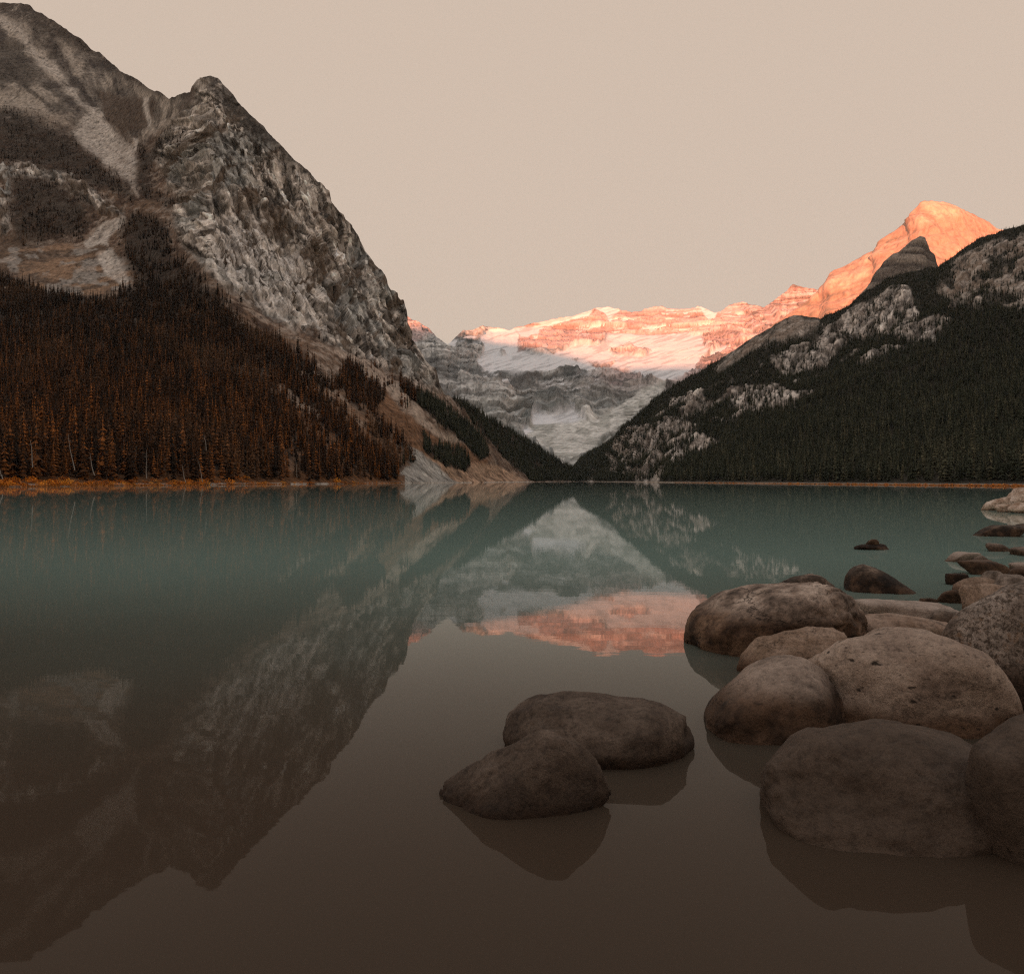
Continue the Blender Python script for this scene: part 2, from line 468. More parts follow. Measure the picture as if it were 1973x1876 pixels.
dband = M(Z1([(-300, 200), (0, 290), (110, 340), (260, 520), (430, 700), (660, 1010), (560, 1010), (380, 770), (100, 600), (-300, 500)]), 12)
upper = lerp3(upper, (0.085, 0.07, 0.058), dband * .7 * sstep(-.3, .15, -ups + .2))
lstr = M(Z1([(-50, 110), (60, 160), (330, 420), (600, 720), (800, 900), (880, 1000), (760, 960), (540, 720), (300, 480), (0, 190)]), 7)
upper = lerp3(upper, (0.50, 0.44, 0.385), lstr * .8 * sstep(-.35, .05, ups + .3 * g3))
bowl = M([(190, 178), (275, 190), (300, 200), (275, 240), (238, 256), (203, 238)], 6)
upper = lerp3(upper, (0.10, 0.07, 0.052), bowl * 0.85)
C = lerp3(soil, (0.21, 0.21, 0.205), m_band * 0)
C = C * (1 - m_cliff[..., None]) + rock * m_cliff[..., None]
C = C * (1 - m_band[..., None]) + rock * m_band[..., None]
C = C * (1 - m_upper[..., None]) + upper * m_upper[..., None]
mdw = fbm(px / 60, (py + .12 * px) / 9, px * 0, 4, 181)
C = lerp3(C, (0.12, 0.08, 0.055), m_meadow * .8)
C = lerp3(C, (0.29, 0.185, 0.12), m_meadow * sstep(-0.02, 0.3, mdw + .2 * g3) * 0.85)
C = lerp3(C, (0.36, 0.33, 0.30), m_meadow * sstep(0.1, 0.3, fbm(px / 25, py / 12, px * 0 + 5, 4, 183)) * 0.6)
C = lerp3(C, (0.175, 0.092, 0.05), m_grass * 0.92)
C = C * (1 + 0.5 * (m_grass * g3)[..., None])
C = lerp3(C, (0.42, 0.33, 0.265), m_tanstrip * 0.85)
C = lerp3(C, (0.37, 0.24, 0.16), m_tanshore * 0.85 * sstep(-.4, .2, g3 + .1))
C = lerp3(C, (0.33, 0.315, 0.29), m_scree * 0.9)
streak = vfbm((px * 0.55 - py * 0.83) / 4, (px + py) / 60, px * 0, 3, 171)
C = C * (1 + 0.75 * (np.maximum(m_scree, m_tanshore) * streak)[..., None])
C = lerp3(C, (0.56, 0.50, 0.445), np.clip(m_fan * (0.8 + 0.8 * ups + .5 * g3), 0, 1) * 0.85)
C = lerp3(C, (0.40, 0.30, 0.23), clear * m_forest * 0.7)
far_soil = sstep(850, 960, px) * sstep(2, 14, py - np.interp(px, [840, 935, 1010], [809, 884, 926]) * 0 - np.interp(px, [850, 870, 1085], [700, 760, 890]))
openw = sstep(430, 600, px) * m_forest * sstep(.02, .22, vfbm((px * .62 - py * .78) / 26, (px + py) / 160, px * 0, 3, 191) + .05)
C = lerp3(C, (0.035, 0.027, 0.021), veg * 0.85 * sstep(-0.5, 0.0, g3 + 0.1) * (1 - openw))
C = lerp3(C, (0.19, 0.105, 0.06), openw * sstep(-.4, .1, g3) * .8)
C = np.clip(C, 0.012, 0.8)
C = lerp3(C, (0.13, 0.062, 0.028), sstep(.6, 1.2, P0[..., 2]) * sstep(11, 7, P0[..., 2]) * (px < 780) * .9)
shore_line = sstep(1.3, 0.5, P0[..., 2]) * sstep(0.35, 0.5, vnoise(px / 23, px * 0, px * 0, 3) * .5 + .5)
C = lerp3(C, (0.45, 0.40, 0.35), shore_line * 0.8)
m_terrain = terrain_mat('weathered_limestone', 0.16, 0.25, 2)
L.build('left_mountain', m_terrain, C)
forest_left_density = np.clip(np.maximum.reduce([m_forest * (1 - 0.93 * clear) * sstep(1.2, 3.0, P0[..., 2]), m_clump * 1.2, m_line2 * 1.5, m_far * 0.8, m_wood_low * 1.2]) , 0, 1.5) / 13.0
patchy = sstep(-0.22, 0.12, fbm(px / 17, py / 15, px * 0, 4, 63))
forest_left_density += (m_f2 * 0.8 + m_f3 * 1.1 + m_f4 * 1.0 + m_f5) * (1 - m_forest) * patchy / 26.0
forest_left_density *= 1 - .7 * openw
forest_left_density *= sstep(-0.45, 0.0, fbm(px / 22, py / 16, px * 0, 3, 61) + 0.25)
stray = (1 - m_cliff) * (1 - m_upper) * sstep(0.3, 0.6, fbm(px / 30, py / 30, px * 0 + 3, 3, 66) + 0.15) * sstep(560, 640, py) * sstep(880, 820, py) * (px < 800) * sstep(3, 8, P0[..., 2])
forest_left_density += stray / 90.0

# ================================================================== GLACIER MOUNTAIN
crest_v = [(700, 560), (740, 580)] + Z5([(0, 185), (60, 215), (130, 255), (160, 290), (200, 330), (240, 345), (280, 310), (300, 290), (330, 265), (380, 265), (440, 243),
    (520, 250), (600, 265), (650, 245), (760, 220), (850, 200), (960, 185), (1060, 155), (1110, 135), (1170, 128), (1240, 150), (1300, 158), (1400, 148),
    (1480, 132), (1560, 145), (1640, 150), (1710, 128), (1790, 158), (1830, 155), (1880, 118), (1950, 108), (1990, 112)]) + \
    [(1472, 592), (1493, 577), (1528, 549), (1580, 559), (1640, 575), (1700, 600)]
tab_v = {
    700: [(928, 3400), (800, 4300), (700, 6000), (580, 7800)],
    760: [(928, 3200), (800, 4200), (700, 5600), (650, 6900), (600, 7700)],
    850: [(928, 2900), (850, 3900), (760, 4600), (690, 5600), (640, 7000)],
    950: [(928, 2700), (860, 3700), (800, 4400), (730, 5300), (690, 6500), (640, 7400)],
    1020: [(928, 2500), (890, 3100), (840, 4100), (805, 4900), (760, 5300), (715, 5650), (690, 6500), (630, 7500)],
    1200: [(928, 2500), (890, 3100), (830, 4300), (785, 5000), (740, 5450), (700, 6400), (645, 7250), (592, 7700)],
    1400: [(928, 2600), (870, 3500), (800, 4500), (735, 5300), (690, 6200), (640, 7000), (585, 7400)],
    1700: [(928, 3000), (800, 4500), (700, 5500), (600, 6800)]}
V = Terrain(700, 1700, 1.75, 300, crest_v, [(700, 928), (1700, 928)], tab_v, 7, jag=3, seed=14)
px, py = V.PX, V.PY
wx = px + 7 * fbm(px / 22, py / 12, px * 0, 4, 205); wy = py + 4 * fbm(px / 22, py / 12, px * 0 + 9, 4, 206)
P0 = V.P.copy(); x_, y_, z_ = P0[..., 0], P0[..., 1], P0[..., 2]
snow = np.maximum.reduce([
    M(Z5([(400, 475), (440, 390), (430, 300), (480, 255), (640, 258), (645, 395), (740, 390), (830, 360), (900, 372), (1000, 350), (1100, 352), (1140, 340), (1180, 290),
          (1290, 280), (1500, 290), (1720, 290), (1720, 350), (1760, 390), (1700, 440), (1660, 520), (1500, 560), (1380, 570), (1340, 520), (1180, 490), (1120, 520),
          (1060, 520), (1040, 495), (900, 510), (640, 512), (520, 512), (450, 490)]), 3),
    M(Z5([(770, 215), (960, 180), (1070, 145), (1060, 185), (960, 205), (800, 245)]), 2),
    M(Z5([(1090, 140), (1170, 120), (1240, 150), (1200, 175), (1180, 240), (1150, 180)]), 2),
    M(Z5([(1705, 125), (1825, 158), (1790, 205), (1760, 222), (1735, 200)]), 2),
    M(Z5([(630, 255), (800, 225), (760, 300), (650, 300)]), 2),
    M(Z5([(1770, 400), (1870, 345), (1860, 385), (1790, 420)]), 2),
    M(Z5([(730, 765), (800, 770), (880, 765), (960, 738), (1025, 800), (900, 812), (740, 802)]), 2),
    M(Z5([(680, 830), (745, 845), (690, 878)]), 2), M(Z5([(720, 742), (800, 755), (880, 748), (970, 725), (1040, 800), (900, 818), (735, 812)]), 3), M(Z5([(215, 330), (300, 320), (290, 360), (240, 365)]), 2)])
rocks_in = np.maximum.reduce([
    M(Z5([(1175, 375), (1290, 365), (1415, 385), (1380, 412), (1210, 422)]), 2),
    M(Z5([(1060, 452), (1205, 448), (1190, 482), (1100, 482)]), 2),
    M(Z5([(700, 395), (820, 370), (880, 342), (905, 372), (830, 412), (720, 410)]), 2),
    M(Z5([(535, 398), (575, 403), (555, 420)]), 1.5), M(Z5([(955, 436), (1000, 440), (985, 452)]), 1.5),
    M(Z5([(1120, 525), (1180, 478), (1260, 488), (1345, 520), (1330, 565), (1140, 565)]), 2)])
snow = snow * (1 - 0.9 * rocks_in)
ledge = vfbm(px / 34, (py + 0.06 * px) / 2.6, px * 0, 3, 222)
face_hi = M(Z5([(640, 240), (1060, 160), (1900, 110), (1990, 200), (1720, 290), (1180, 290), (1100, 350), (640, 400)]), 5)
snow = np.maximum(snow, face_hi * sstep(0.28, 0.45, ledge) * 0.85)
left_dark = M(Z5([(245, 370), (310, 265), (410, 290), (430, 380)]), 3)
dark = np.maximum.reduce([left_dark, M(Z5([(530, 515), (1060, 508), (1060, 560), (900, 620), (720, 645), (560, 590)]), 5),
    M(Z5([(720, 645), (1000, 590), (1030, 690), (985, 745), (740, 775), (690, 700)]), 7), M(Z5([(610, 640), (720, 640), (735, 800), (690, 840), (640, 760)]), 6)])
snow = np.maximum(snow, np.maximum(M(Z5([(440, 480), (620, 510), (560, 600), (460, 540)]), 4), M(Z5([(780, 560), (1110, 540), (1110, 620), (960, 680), (840, 680)]), 8)) * sstep(0.12, 0.28, ledge))
snow = np.maximum(snow, left_dark * sstep(0.1, 0.3, ledge))
moraine = M(Z5([(690, 870), (740, 805), (900, 812), (1030, 800), (1150, 765), (1300, 640), (1500, 560), (1500, 700), (1130, 900), (1040, 1020), (880, 1040), (760, 930)]), 5)
strat = vfbm(px / 300, (z_ + 0.05 * x_) / 55, y_ / 2500, 4, 231)
flt = ridged(x_ / 190, y_ / 900, z_ / 700, 4, 241)
rg = fbm(x_ / 260, y_ / 260, z_ / 260, 5, 251)
rgs = fbm(x_ / 60, y_ / 60, z_ / 60, 4, 252)
wu = fbm(x_ / 300, z_ / 160, y_ * 0, 4, 291); wv = fbm(x_ / 400, z_ / 200, y_ * 0 + 5, 3, 292)
j1, b1 = cells(x_ / 1100 + .4 * wu, (z_ + .05 * x_) / 52 + .35 * wv, 293)
j2, b2 = cells(x_ / 190 + .6 * wu, (z_ + .05 * x_) / 30 + .35 * wv, 294)
amp = (1 - snow) * (1 - moraine) * (22 * b1 + 16 * b2 + (1 - .6 * face_hi) * (50 * flt + 40 * rg) + 40 * strat + 10 * rgs) + snow * (20 * rg + 4 * rgs) + moraine * 9 * rg
V.displace(amp * (1 - 0.7 * sstep(0.93, 1, V.T)) * sstep(0, .15, V.T))
vs = vfbm(px / 3.2, py / 30, px * 0, 4, 261)
C = np.zeros(P0.shape) + np.array([0.42, 0.41, 0.395])
C = lerp3(C, (0.58, 0.565, 0.54), sstep(0.0, 0.4, rg + 0.5 * strat))
C = lerp3(C, (0.15, 0.155, 0.155), sstep(0.05, 0.4, -strat + 0.25 * vs) * 0.8)
C = lerp3(C, (0.21, 0.205, 0.195), sstep(0.15, 0.45, vs) * 0.6)
sunlit_pink = M(Z5([(0, 150), (130, 240), (160, 300), (60, 340), (0, 330)]), 4)
warm = np.maximum(face_hi, sunlit_pink)
C = lerp3(C, (0.53, 0.375, 0.355), np.clip(warm + sstep(1080, 1250, px) * sstep(760, 720, py), 0, 1) * .8)  # sunrise glow put into the rock colour on the sunlit faces
C = C * (1 + .28 * b1 + .22 * b2)[..., None]
C = lerp3(C, (0.12, 0.115, 0.11), np.maximum(sstep(.16, .03, j1), sstep(.14, .03, j2) * .6) * (.35 + .45 * (1 - face_hi)) * (1 - moraine))
C = lerp3(C, (0.07, 0.076, 0.076), dark * sstep(-0.12, 0.2, rg + 0.5 * strat + .25 * b1 + 0.02) * 0.9)
low = sstep(740, 800, py) * (1 - moraine)
C = lerp3(C, (0.30, 0.315, 0.30), low * 0.45)
C = lerp3(C, (0.60, 0.595, 0.56), moraine * 0.85)
C = lerp3(C, (0.36, 0.36, 0.33), moraine * sstep(.02, .25, fbm(px / 22, py / 7, px * 0 + 4, 5, 273)) * .8)
mst = vfbm((px + 1.6 * py) / 5, (px - py) / 60, px * 0, 3, 271)
C = C * (1 + 0.2 * (moraine * mst)[..., None])
veg_v = M(Z5([(1000, 1010), (1130, 900), (1200, 860), (1300, 720), (1400, 640), (1500, 600), (1500, 1140), (900, 1140), (880, 1070)]), 8) * sstep(-.2, .2, rg + rgs)
C = lerp3(C, (0.09, 0.088, 0.07), veg_v * 0.7)
C = lerp3(C, (0.80, 0.80, 0.82), np.clip(snow, 0, 1) * 0.96)
crev = vfbm((px * .3 + py) / 3, (px - .3 * py) / 40, px * 0, 3, 281)
C = C * (1 - 0.3 * (snow * sstep(0.05, .4, crev))[..., None])
m_far_rock = terrain_mat('banded_cliff_and_ice', 0.03, 0.15, 6)
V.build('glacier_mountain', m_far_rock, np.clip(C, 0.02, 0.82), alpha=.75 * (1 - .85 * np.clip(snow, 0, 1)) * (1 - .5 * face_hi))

# ================================================================== SUNLIT RIGHT PEAK
crest_p = [(1380, 705), (1399, 690), (1481, 634), (1554, 581), (1580, 560), (1593, 538), (1599, 527), (1640, 508), (1685, 482), (1690, 468), (1748, 426), (1752, 413),
           (1773, 389), (1793, 385), (1834, 396), (1881, 417), (1924, 443), (2000, 470), (2150, 560), (2350, 640)]
T3 = Terrain(1380, 2350, 2.2, 150, crest_p, [(1380, 760), (1500, 740), (1700, 640), (1900, 600), (2350, 700)],
             lambda X, Y, T: 4300 + 1000 * T ** 0.9 + 120 * np.sin(X / 60), 6, jag=3, seed=24)
P0 = T3.P.copy(); x_, y_, z_ = P0[..., 0], P0[..., 1], P0[..., 2]; px, py = T3.PX, T3.PY
rg = fbm(x_ / 260, y_ / 260, z_ / 260, 5, 301); rgs = fbm(x_ / 50, y_ / 50, z_ / 50, 4, 302)
strat = vfbm(px / 300, (z_ - 0.1 * x_) / 60, y_ / 2500, 4, 303)
rib = ridged((x_ + 0.5 * z_) / 260, y_ / 900, z_ / 900, 4, 304)
T3.displace((26 * rg + 24 * strat + 38 * rib + 10 * rgs) * (1 - 0.7 * sstep(0.93, 1, T3.T)))
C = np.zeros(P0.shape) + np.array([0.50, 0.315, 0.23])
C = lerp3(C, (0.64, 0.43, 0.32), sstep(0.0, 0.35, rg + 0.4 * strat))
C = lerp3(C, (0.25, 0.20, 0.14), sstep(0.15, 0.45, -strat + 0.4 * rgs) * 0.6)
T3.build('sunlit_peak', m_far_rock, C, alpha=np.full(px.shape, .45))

# ================================================================== GREY PEAK
crest_g = [(1640, 585), (1670, 556), (1683, 531), (1704, 503), (1735, 482), (1756, 465), (1773, 455), (1782, 458), (1789, 478), (1801, 490), (1806, 508), (1820, 530), (1850, 560)]
G = Terrain(1640, 1850, 1.8, 70, crest_g, [(1640, 640), (1850, 600)], lambda X, Y, T: 2350 + 250 * T ** 0.8, 4, jag=2.5, seed=34)
P0 = G.P.copy(); x_, y_, z_ = P0[..., 0], P0[..., 1], P0[..., 2]; px, py = G.PX, G.PY
rg = fbm(x_ / 70, y_ / 70, z_ / 70, 5, 311); st = vfbm(px / 200, (z_ + .3 * x_) / 22, y_ / 900, 3, 312)
G.displace((16 * rg + 10 * st) * (1 - 0.6 * sstep(0.92, 1, G.T)))
C = np.zeros(P0.shape) + np.array([0.15, 0.12, 0.10])
C = lerp3(C, (0.28, 0.23, 0.19), sstep(0, .4, rg + st * .5)); C = lerp3(C, (0.085, 0.068, 0.058), sstep(.1, .4, -st))
G.build('grey_peak', m_terrain, C)

# ================================================================== RIGHT MOUNTAIN
def ys_right(x): return 927.6 + (937 - 927.6) * (x - 1123) / 850
crest_r = [(1100, 905), (1112, 893), (1123, 884), (1149, 866), (1179, 845), (1222, 806), (1265, 766), (1308, 738), (1347, 719), (1381, 699), (1399, 689), (1446, 657), (1480, 636),
           (1511, 621), (1532, 612), (1554, 611), (1580, 616), (1601, 607), (1640, 584), (1674, 556), (1726, 532), (1804, 514), (1812, 510), (1855, 484), (1881, 467),
           (1920, 449), (1973, 434), (2100, 405), (2400, 390)]
def dist_r(X, Y, T):
    d0 = CAM_H * F / (ys_right(X) - HY)
    d1 = np.interp(X, [1100, 1222, 1400, 1580, 1700, 1973, 2400], [3000, 2250, 1950, 1850, 1750, 1500, 1250])
    return d0 + (d1 - d0) * (0.55 * T ** 0.8 + 0.45 * T ** 1.4)
R = Terrain(1100, 2400, 2.2, 260, crest_r, [(1100, ys_right(1105)), (2400, ys_right(2400))], dist_r, 5, jag=5, seed=44)
px, py = R.PX, R.PY
wx = px + 12 * fbm(px / 40, py / 25, px * 0, 4, 405); wy = py - 13 + 9 * fbm(px / 40, py / 25, px * 0 + 9, 4, 406)
P0 = R.P.copy(); x_, y_, z_ = P0[..., 0], P0[..., 1], P0[..., 2]
M0 = M
def M(poly, soft=6): return M0(poly, soft + 8)
bare_cliff = np.maximum.reduce([
    M(Z6([(1090, 600), (1230, 500), (1400, 430), (1460, 445), (1485, 540), (1440, 590), (1300, 590), (1200, 605), (1120, 630)]), 5),
    M(Z6([(860, 730), (1000, 680), (1090, 650), (1060, 725), (900, 775)]), 4),
    M(Z6([(1390, 640), (1560, 585), (1670, 560), (1550, 655), (1430, 660)]), 4),
    M(Z6([(660, 870), (850, 830), (960, 900), (1070, 880), (930, 955), (760, 955), (650, 935)]), 6) * 0.85,
    M(Z6([(390, 900), (540, 895), (565, 930), (410, 945)]), 4) * 0.8,
    M(Z6([(95, 1240), (110, 1150), (200, 1040), (380, 1000), (510, 1015), (490, 1060), (620, 1090), (560, 1135), (490, 1145), (400, 1200), (330, 1240), (310, 1275), (270, 1215), (180, 1205), (110, 1245)]), 4),
    M(Z6([(100, 1170), (330, 1115), (440, 1140), (390, 1200), (330, 1290), (180, 1240), (103, 1245)]), 3),
    M(Z6([(0, 1300), (8, 1240), (40, 1210), (60, 1240), (40, 1300)]), 2) * .45])
bare_slope = np.maximum(M(Z6([(1590, 430), (1690, 295), (1850, 215), (1973, 180), (3000, 60), (3000, 420), (1973, 510), (1860, 515), (1700, 490), (1640, 480)]), 6),
                        M(Z6([(600, 780), (640, 740), (830, 610), (960, 545), (1070, 575), (960, 625), (820, 690), (700, 745)]), 3))
bare_slope = bare_slope * (1 - .9 * sstep(.10, .26, fbm(px / 30, py / 15, px * 0 + 2, 4, 433)) * (px > 1620))
cone = M(Z6([(120, 1312), (165, 1285), (240, 1290), (300, 1312)]), 2)
speck = fbm(px / 11, py / 7, px * 0, 4, 412)
bare_cliff = sstep(.16, .5, bare_cliff + .35 * M(Z6([(1080, 580), (1230, 480), (1420, 410), (1480, 440), (1500, 560), (1440, 610), (1200, 640), (900, 800), (830, 760)]), 14) + .75 * M(Z6([(560, 900), (760, 820), (1100, 640), (1300, 600), (1700, 480), (1760, 560), (1400, 700), (1000, 820), (700, 960), (300, 1100), (200, 1010)]), 30) * sstep(.04, .3, fbm((px + .5 * py) / 60, (py + .42 * px) / 13, px * 0, 4, 417)))
speck2 = vfbm(px / 3.5, py / 11, px * 0, 4, 413)
bare = np.maximum(np.clip(bare_cliff * (1.0 + 1.3 * speck + 0.8 * speck2), 0, 1), np.clip(bare_slope * (0.95 + 1.2 * speck + .7 * speck2), 0, 1))
bare = np.maximum(bare, cone)
s_ = x_ * 0.8 - y_ * 0.6
flt = ridged(s_ / 45, y_ / 200, z_ / 200, 4, 421); rg = fbm(x_ / 60, y_ / 60, z_ / 60, 5, 422); rgs = fbm(x_ / 12, y_ / 12, z_ / 12, 4, 423)
bigr = fbm(x_ / 300, y_ / 300, z_ / 300, 3, 424)
wu = fbm(s_ / 50, z_ / 60, y_ * 0, 4, 491); j2, b2 = cells(s_ / 12 + .8 * wu, z_ / 30 + .8 * wu, 494); j3, b3 = cells(s_ / 6 + wu, z_ / 11 + wu, 495)
R.displace((bare_cliff * (5 * flt + 4 * rg + 5.5 * b2 + 3 * b3) + bare_slope * (4 * b2 + 2 * b3 + 5 * flt) + 5 * rg + 1.2 * rgs + 26 * bigr * sstep(.1, .5, R.T)) * (1 - 0.7 * sstep(0.9, 1, R.T)) * sstep(0, .12, R.T) * sstep(300, 900, y_))
vs = vfbm(s_ / 9, z_ / 50, y_ / 50, 4, 431)
rock = np.zeros(P0.shape) + np.array([0.36, 0.31, 0.27])
rock = lerp3(rock, (0.52, 0.46, 0.41), sstep(0, .4, vs + .4 * rg)); rock = lerp3(rock, (0.15, 0.12, 0.10), sstep(.1, .45, -vs + .4 * rgs) * .8)
rock = rock * (1 + .4 * b2 + .32 * b3)[..., None]
rock = lerp3(rock, (0.06, 0.05, 0.042), sstep(.18, .03, j2) * .7)
slope = np.zeros(P0.shape) + np.array([0.25, 0.19, 0.15])
sl = vfbm((px + 1.3 * py) / 7, (px - .7 * py) / 60, px * 0, 4, 441)
slope = lerp3(slope, (0.40, 0.345, 0.30), sstep(0, .4, sl + .4 * rgs)); slope = lerp3(slope, (0.13, 0.10, 0.075), sstep(0.05, .4, -sl + .5 * rg) * .7)
C = np.zeros(P0.shape) + np.array([0.035, 0.03, 0.022])
C = C * (1 - bare[..., None]) + rock * bare[..., None]
bs = bare_slope * bare
C = C * (1 - bs[..., None]) + slope * bs[..., None]
C = lerp3(C, (0.19, 0.165, 0.145), cone * .8)
C = lerp3(C, (0.42, 0.34, 0.27), sstep(1.3, 0.4, P0[..., 2]) * 0.8)
R.build('right_mountain', m_terrain, np.clip(C, .012, .8))
forest_right_density = np.clip(1 - 1.05 * bare, 0.05, 1) / 15.0 * sstep(1.0, 2.2, P0[..., 2])
forest_right_density *= np.where((bare_slope > .5) & (py < 600) & (px > 1500), 0.35, 1.0)
forest_right_density *= sstep(620, 560, py) * 0.0 + 1.0
hidden = (px < 1575) & (px > 1385) & (R.T > 0.86)
forest_right_density *= np.where(hidden, 0.05, 1.0)

# ================================================================== RIDGE BEHIND THE VIEWER (it shades the valley)
rx_ = np.linspace(-16000, 14000, 240)
hgt = np.interp(rx_, [-16000, -7000, -5200, -4500, -3900, -2900, -2100, -1450, 0, 4000, 14000], [2000, 2050, 1960, 1900, 1860, 1500, 1400, 1360, 1400, 1700, 1900])
hgt = hgt + 110 * fbm(rx_ / 900, rx_ * 0, rx_ * 0, 5, 501)
prof = [(-2600, 0.0), (-1700, 0.25), (-900, 0.55), (-350, 0.85), (0, 1.0), (500, 0.85), (1500, 0.45), (3000, 0.0)]
A = []
for i, (dy, k) in enumerate(prof):
    yy = -8000 + dy + 120 * fbm(rx_ / 700, rx_ * 0 + i * 3.1, rx_ * 0, 3, 510) * (k < 1)
    zz_ = hgt * k + (90 * fbm(rx_ / 500, rx_ * 0 + i * 1.7, rx_ * 0, 4, 520) if 0 < k < 1 else 0)
    A.append(np.stack([rx_, yy, zz_ + np.zeros_like(rx_)], -1))
A = np.array(A); r, c = A.shape[:2]
idx = np.arange(r * c).reshape(r, c)
o = mesh_obj('eastern_ridge', A.reshape(-1, 3), np.stack([idx[:-1, :-1], idx[:-1, 1:], idx[1:, 1:], idx[1:, :-1]], -1).reshape(-1, 4), m_terrain)
set_colour(o, np.tile([[0.07, 0.06, 0.05]], (r * c, 1))); tag(o, kind='structure')

# ================================================================== LAKE BED, SHORE AND WATER
def bed_height(x, y):
    shore = np.interp(y, [-60, 1.5, 4, 10, 25, 60, 200], [2.2, 0.45, -0.55, -0.85, -2.2, -6, -14])
    edge = x - (0.70 * np.maximum(y, 0) + 2.2)                  # the stony right bank, outside the picture
    bank = np.where(y < 75, sstep(-3, 5, edge) * (0.5 - shore + .3), 0)
    return shore + np.where(shore < .3, bank, 0)
gx = np.concatenate([-np.geomspace(4000, 12, 24), np.linspace(-11, 70, 130), np.geomspace(72, 4000, 22)])
gy = np.concatenate([-np.geomspace(9000, 10, 14), np.linspace(-9, 60, 110), np.geomspace(62, 3200, 22)])
GX, GY = np.meshgrid(gx, gy)
GZ = bed_height(GX, GY) + 0.06 * fbm(GX / 1.1, GY / 1.1, GX * 0, 4, 601) * (np.abs(GY) < 62)
r, c = GX.shape; idx = np.arange(r * c).reshape(r, c)
mb, n, l, b = new_mat('brown_silt')
tc = n.new('ShaderNodeTexCoord'); t = noise_node(n, l, 1.7, 5, .65, tc.outputs['Object'])
l.new(ramp(n, l, t.outputs[0], [(.3, (.022, .014, .009)), (.7, (.06, .038, .026))]).outputs[0], b.inputs['Base Color']); b.inputs['Roughness'].default_value = .9
o = mesh_obj('lake_bed', np.stack([GX, GY, GZ], -1).reshape(-1, 3), np.stack([idx[:-1, :-1], idx[:-1, 1:], idx[1:, 1:], idx[1:, :-1]], -1).reshape(-1, 4), mb)
tag(o, kind='structure')

mw = bpy.data.materials.new('glacial_lake_water'); mw.use_nodes = True
n, l = mw.node_tree.nodes, mw.node_tree.links; n.clear()
out = n.new('ShaderNodeOutputMaterial')
tc = n.new('ShaderNodeTexCoord')
sep = n.new('ShaderNodeSeparateXYZ'); l.new(tc.outputs['Object'], sep.inputs[0])
# milky rock flour hangs in the deep water; the shallows by the near shore are clear
tn = noise_node(n, l, 0.12, 3, .5, tc.outputs['Object'])
ad = n.new('ShaderNodeMath'); ad.operation = 'MULTIPLY_ADD'; l.new(tn.outputs[0], ad.inputs[0]); ad.inputs[1].default_value = 5.0; l.new(sep.outputs[1], ad.inputs[2])
mr = n.new('ShaderNodeMapRange'); mr.interpolation_type = 'SMOOTHSTEP'
l.new(ad.outputs[0], mr.inputs[0]); mr.inputs[1].default_value = 7.0; mr.inputs[2].default_value = 30.0; mr.inputs[3].default_value = 0.0; mr.inputs[4].default_value = 1.0
dif = n.new('ShaderNodeBsdfDiffuse'); dif.inputs[0].default_value = (0.185, 0.265, 0.235, 1)
tra = n.new('ShaderNodeBsdfTransparent'); tra.inputs[0].default_value = (0.80, 0.74, 0.66, 1)
slt = n.new('ShaderNodeBsdfDiffuse'); slt.inputs[0].default_value = (0.064, 0.045, 0.032, 1)      # fine brown silt hanging in the shallows
cle = n.new('ShaderNodeMixShader'); cle.inputs[0].default_value = 0.84; l.new(tra.outputs[0], cle.inputs[1]); l.new(slt.outputs[0], cle.inputs[2])
body = n.new('ShaderNodeMixShader'); l.new(mr.outputs[0], body.inputs[0]); l.new(cle.outputs[0], body.inputs[1]); l.new(dif.outputs[0], body.inputs[2])
mp = n.new('ShaderNodeMapping'); mp.inputs['Scale'].default_value = (0.5, 1.6, 1); l.new(tc.outputs['Object'], mp.inputs[0])
w1 = noise_node(n, l, 1.3, 3, .55, mp.outputs[0])
bp = n.new('ShaderNodeBump'); bp.inputs['Strength'].default_value = 0.022; bp.inputs['Distance'].default_value = 0.03
l.new(w1.outputs[0], bp.inputs['Height'])
gl = n.new('ShaderNodeBsdfGlossy'); gl.inputs['Roughness'].default_value = 0.02; gl.inputs[0].default_value = (1, 1, 1, 1); l.new(bp.outputs[0], gl.inputs['Normal'])
fr = n.new('ShaderNodeFresnel'); fr.inputs['IOR'].default_value = 1.125
ms = n.new('ShaderNodeMixShader'); l.new(fr.outputs[0], ms.inputs[0]); l.new(body.outputs[0], ms.inputs[1]); l.new(gl.outputs[0], ms.inputs[2])
l.new(ms.outputs[0], out.inputs['Surface'])
va = n.new('ShaderNodeVolumeAbsorption'); va.inputs['Color'].default_value = (0.55, 0.42, 0.32, 1); va.inputs['Density'].default_value = 2.6
l.new(va.outputs[0], out.inputs['Volume'])
wv = [(-5000, -20, 0), (5000, -20, 0), (5000, 3300, 0), (-5000, 3300, 0), (-5000, -20, -20), (5000, -20, -20), (5000, 3300, -20), (-5000, 3300, -20)]
o = mesh_obj('lake_water', wv, [(0, 1, 2, 3), (7, 6, 5, 4), (0, 4, 5, 1), (1, 5, 6, 2), (2, 6, 7, 3), (3, 7, 4, 0)], mw, smooth=False)
tag(o, kind='structure')

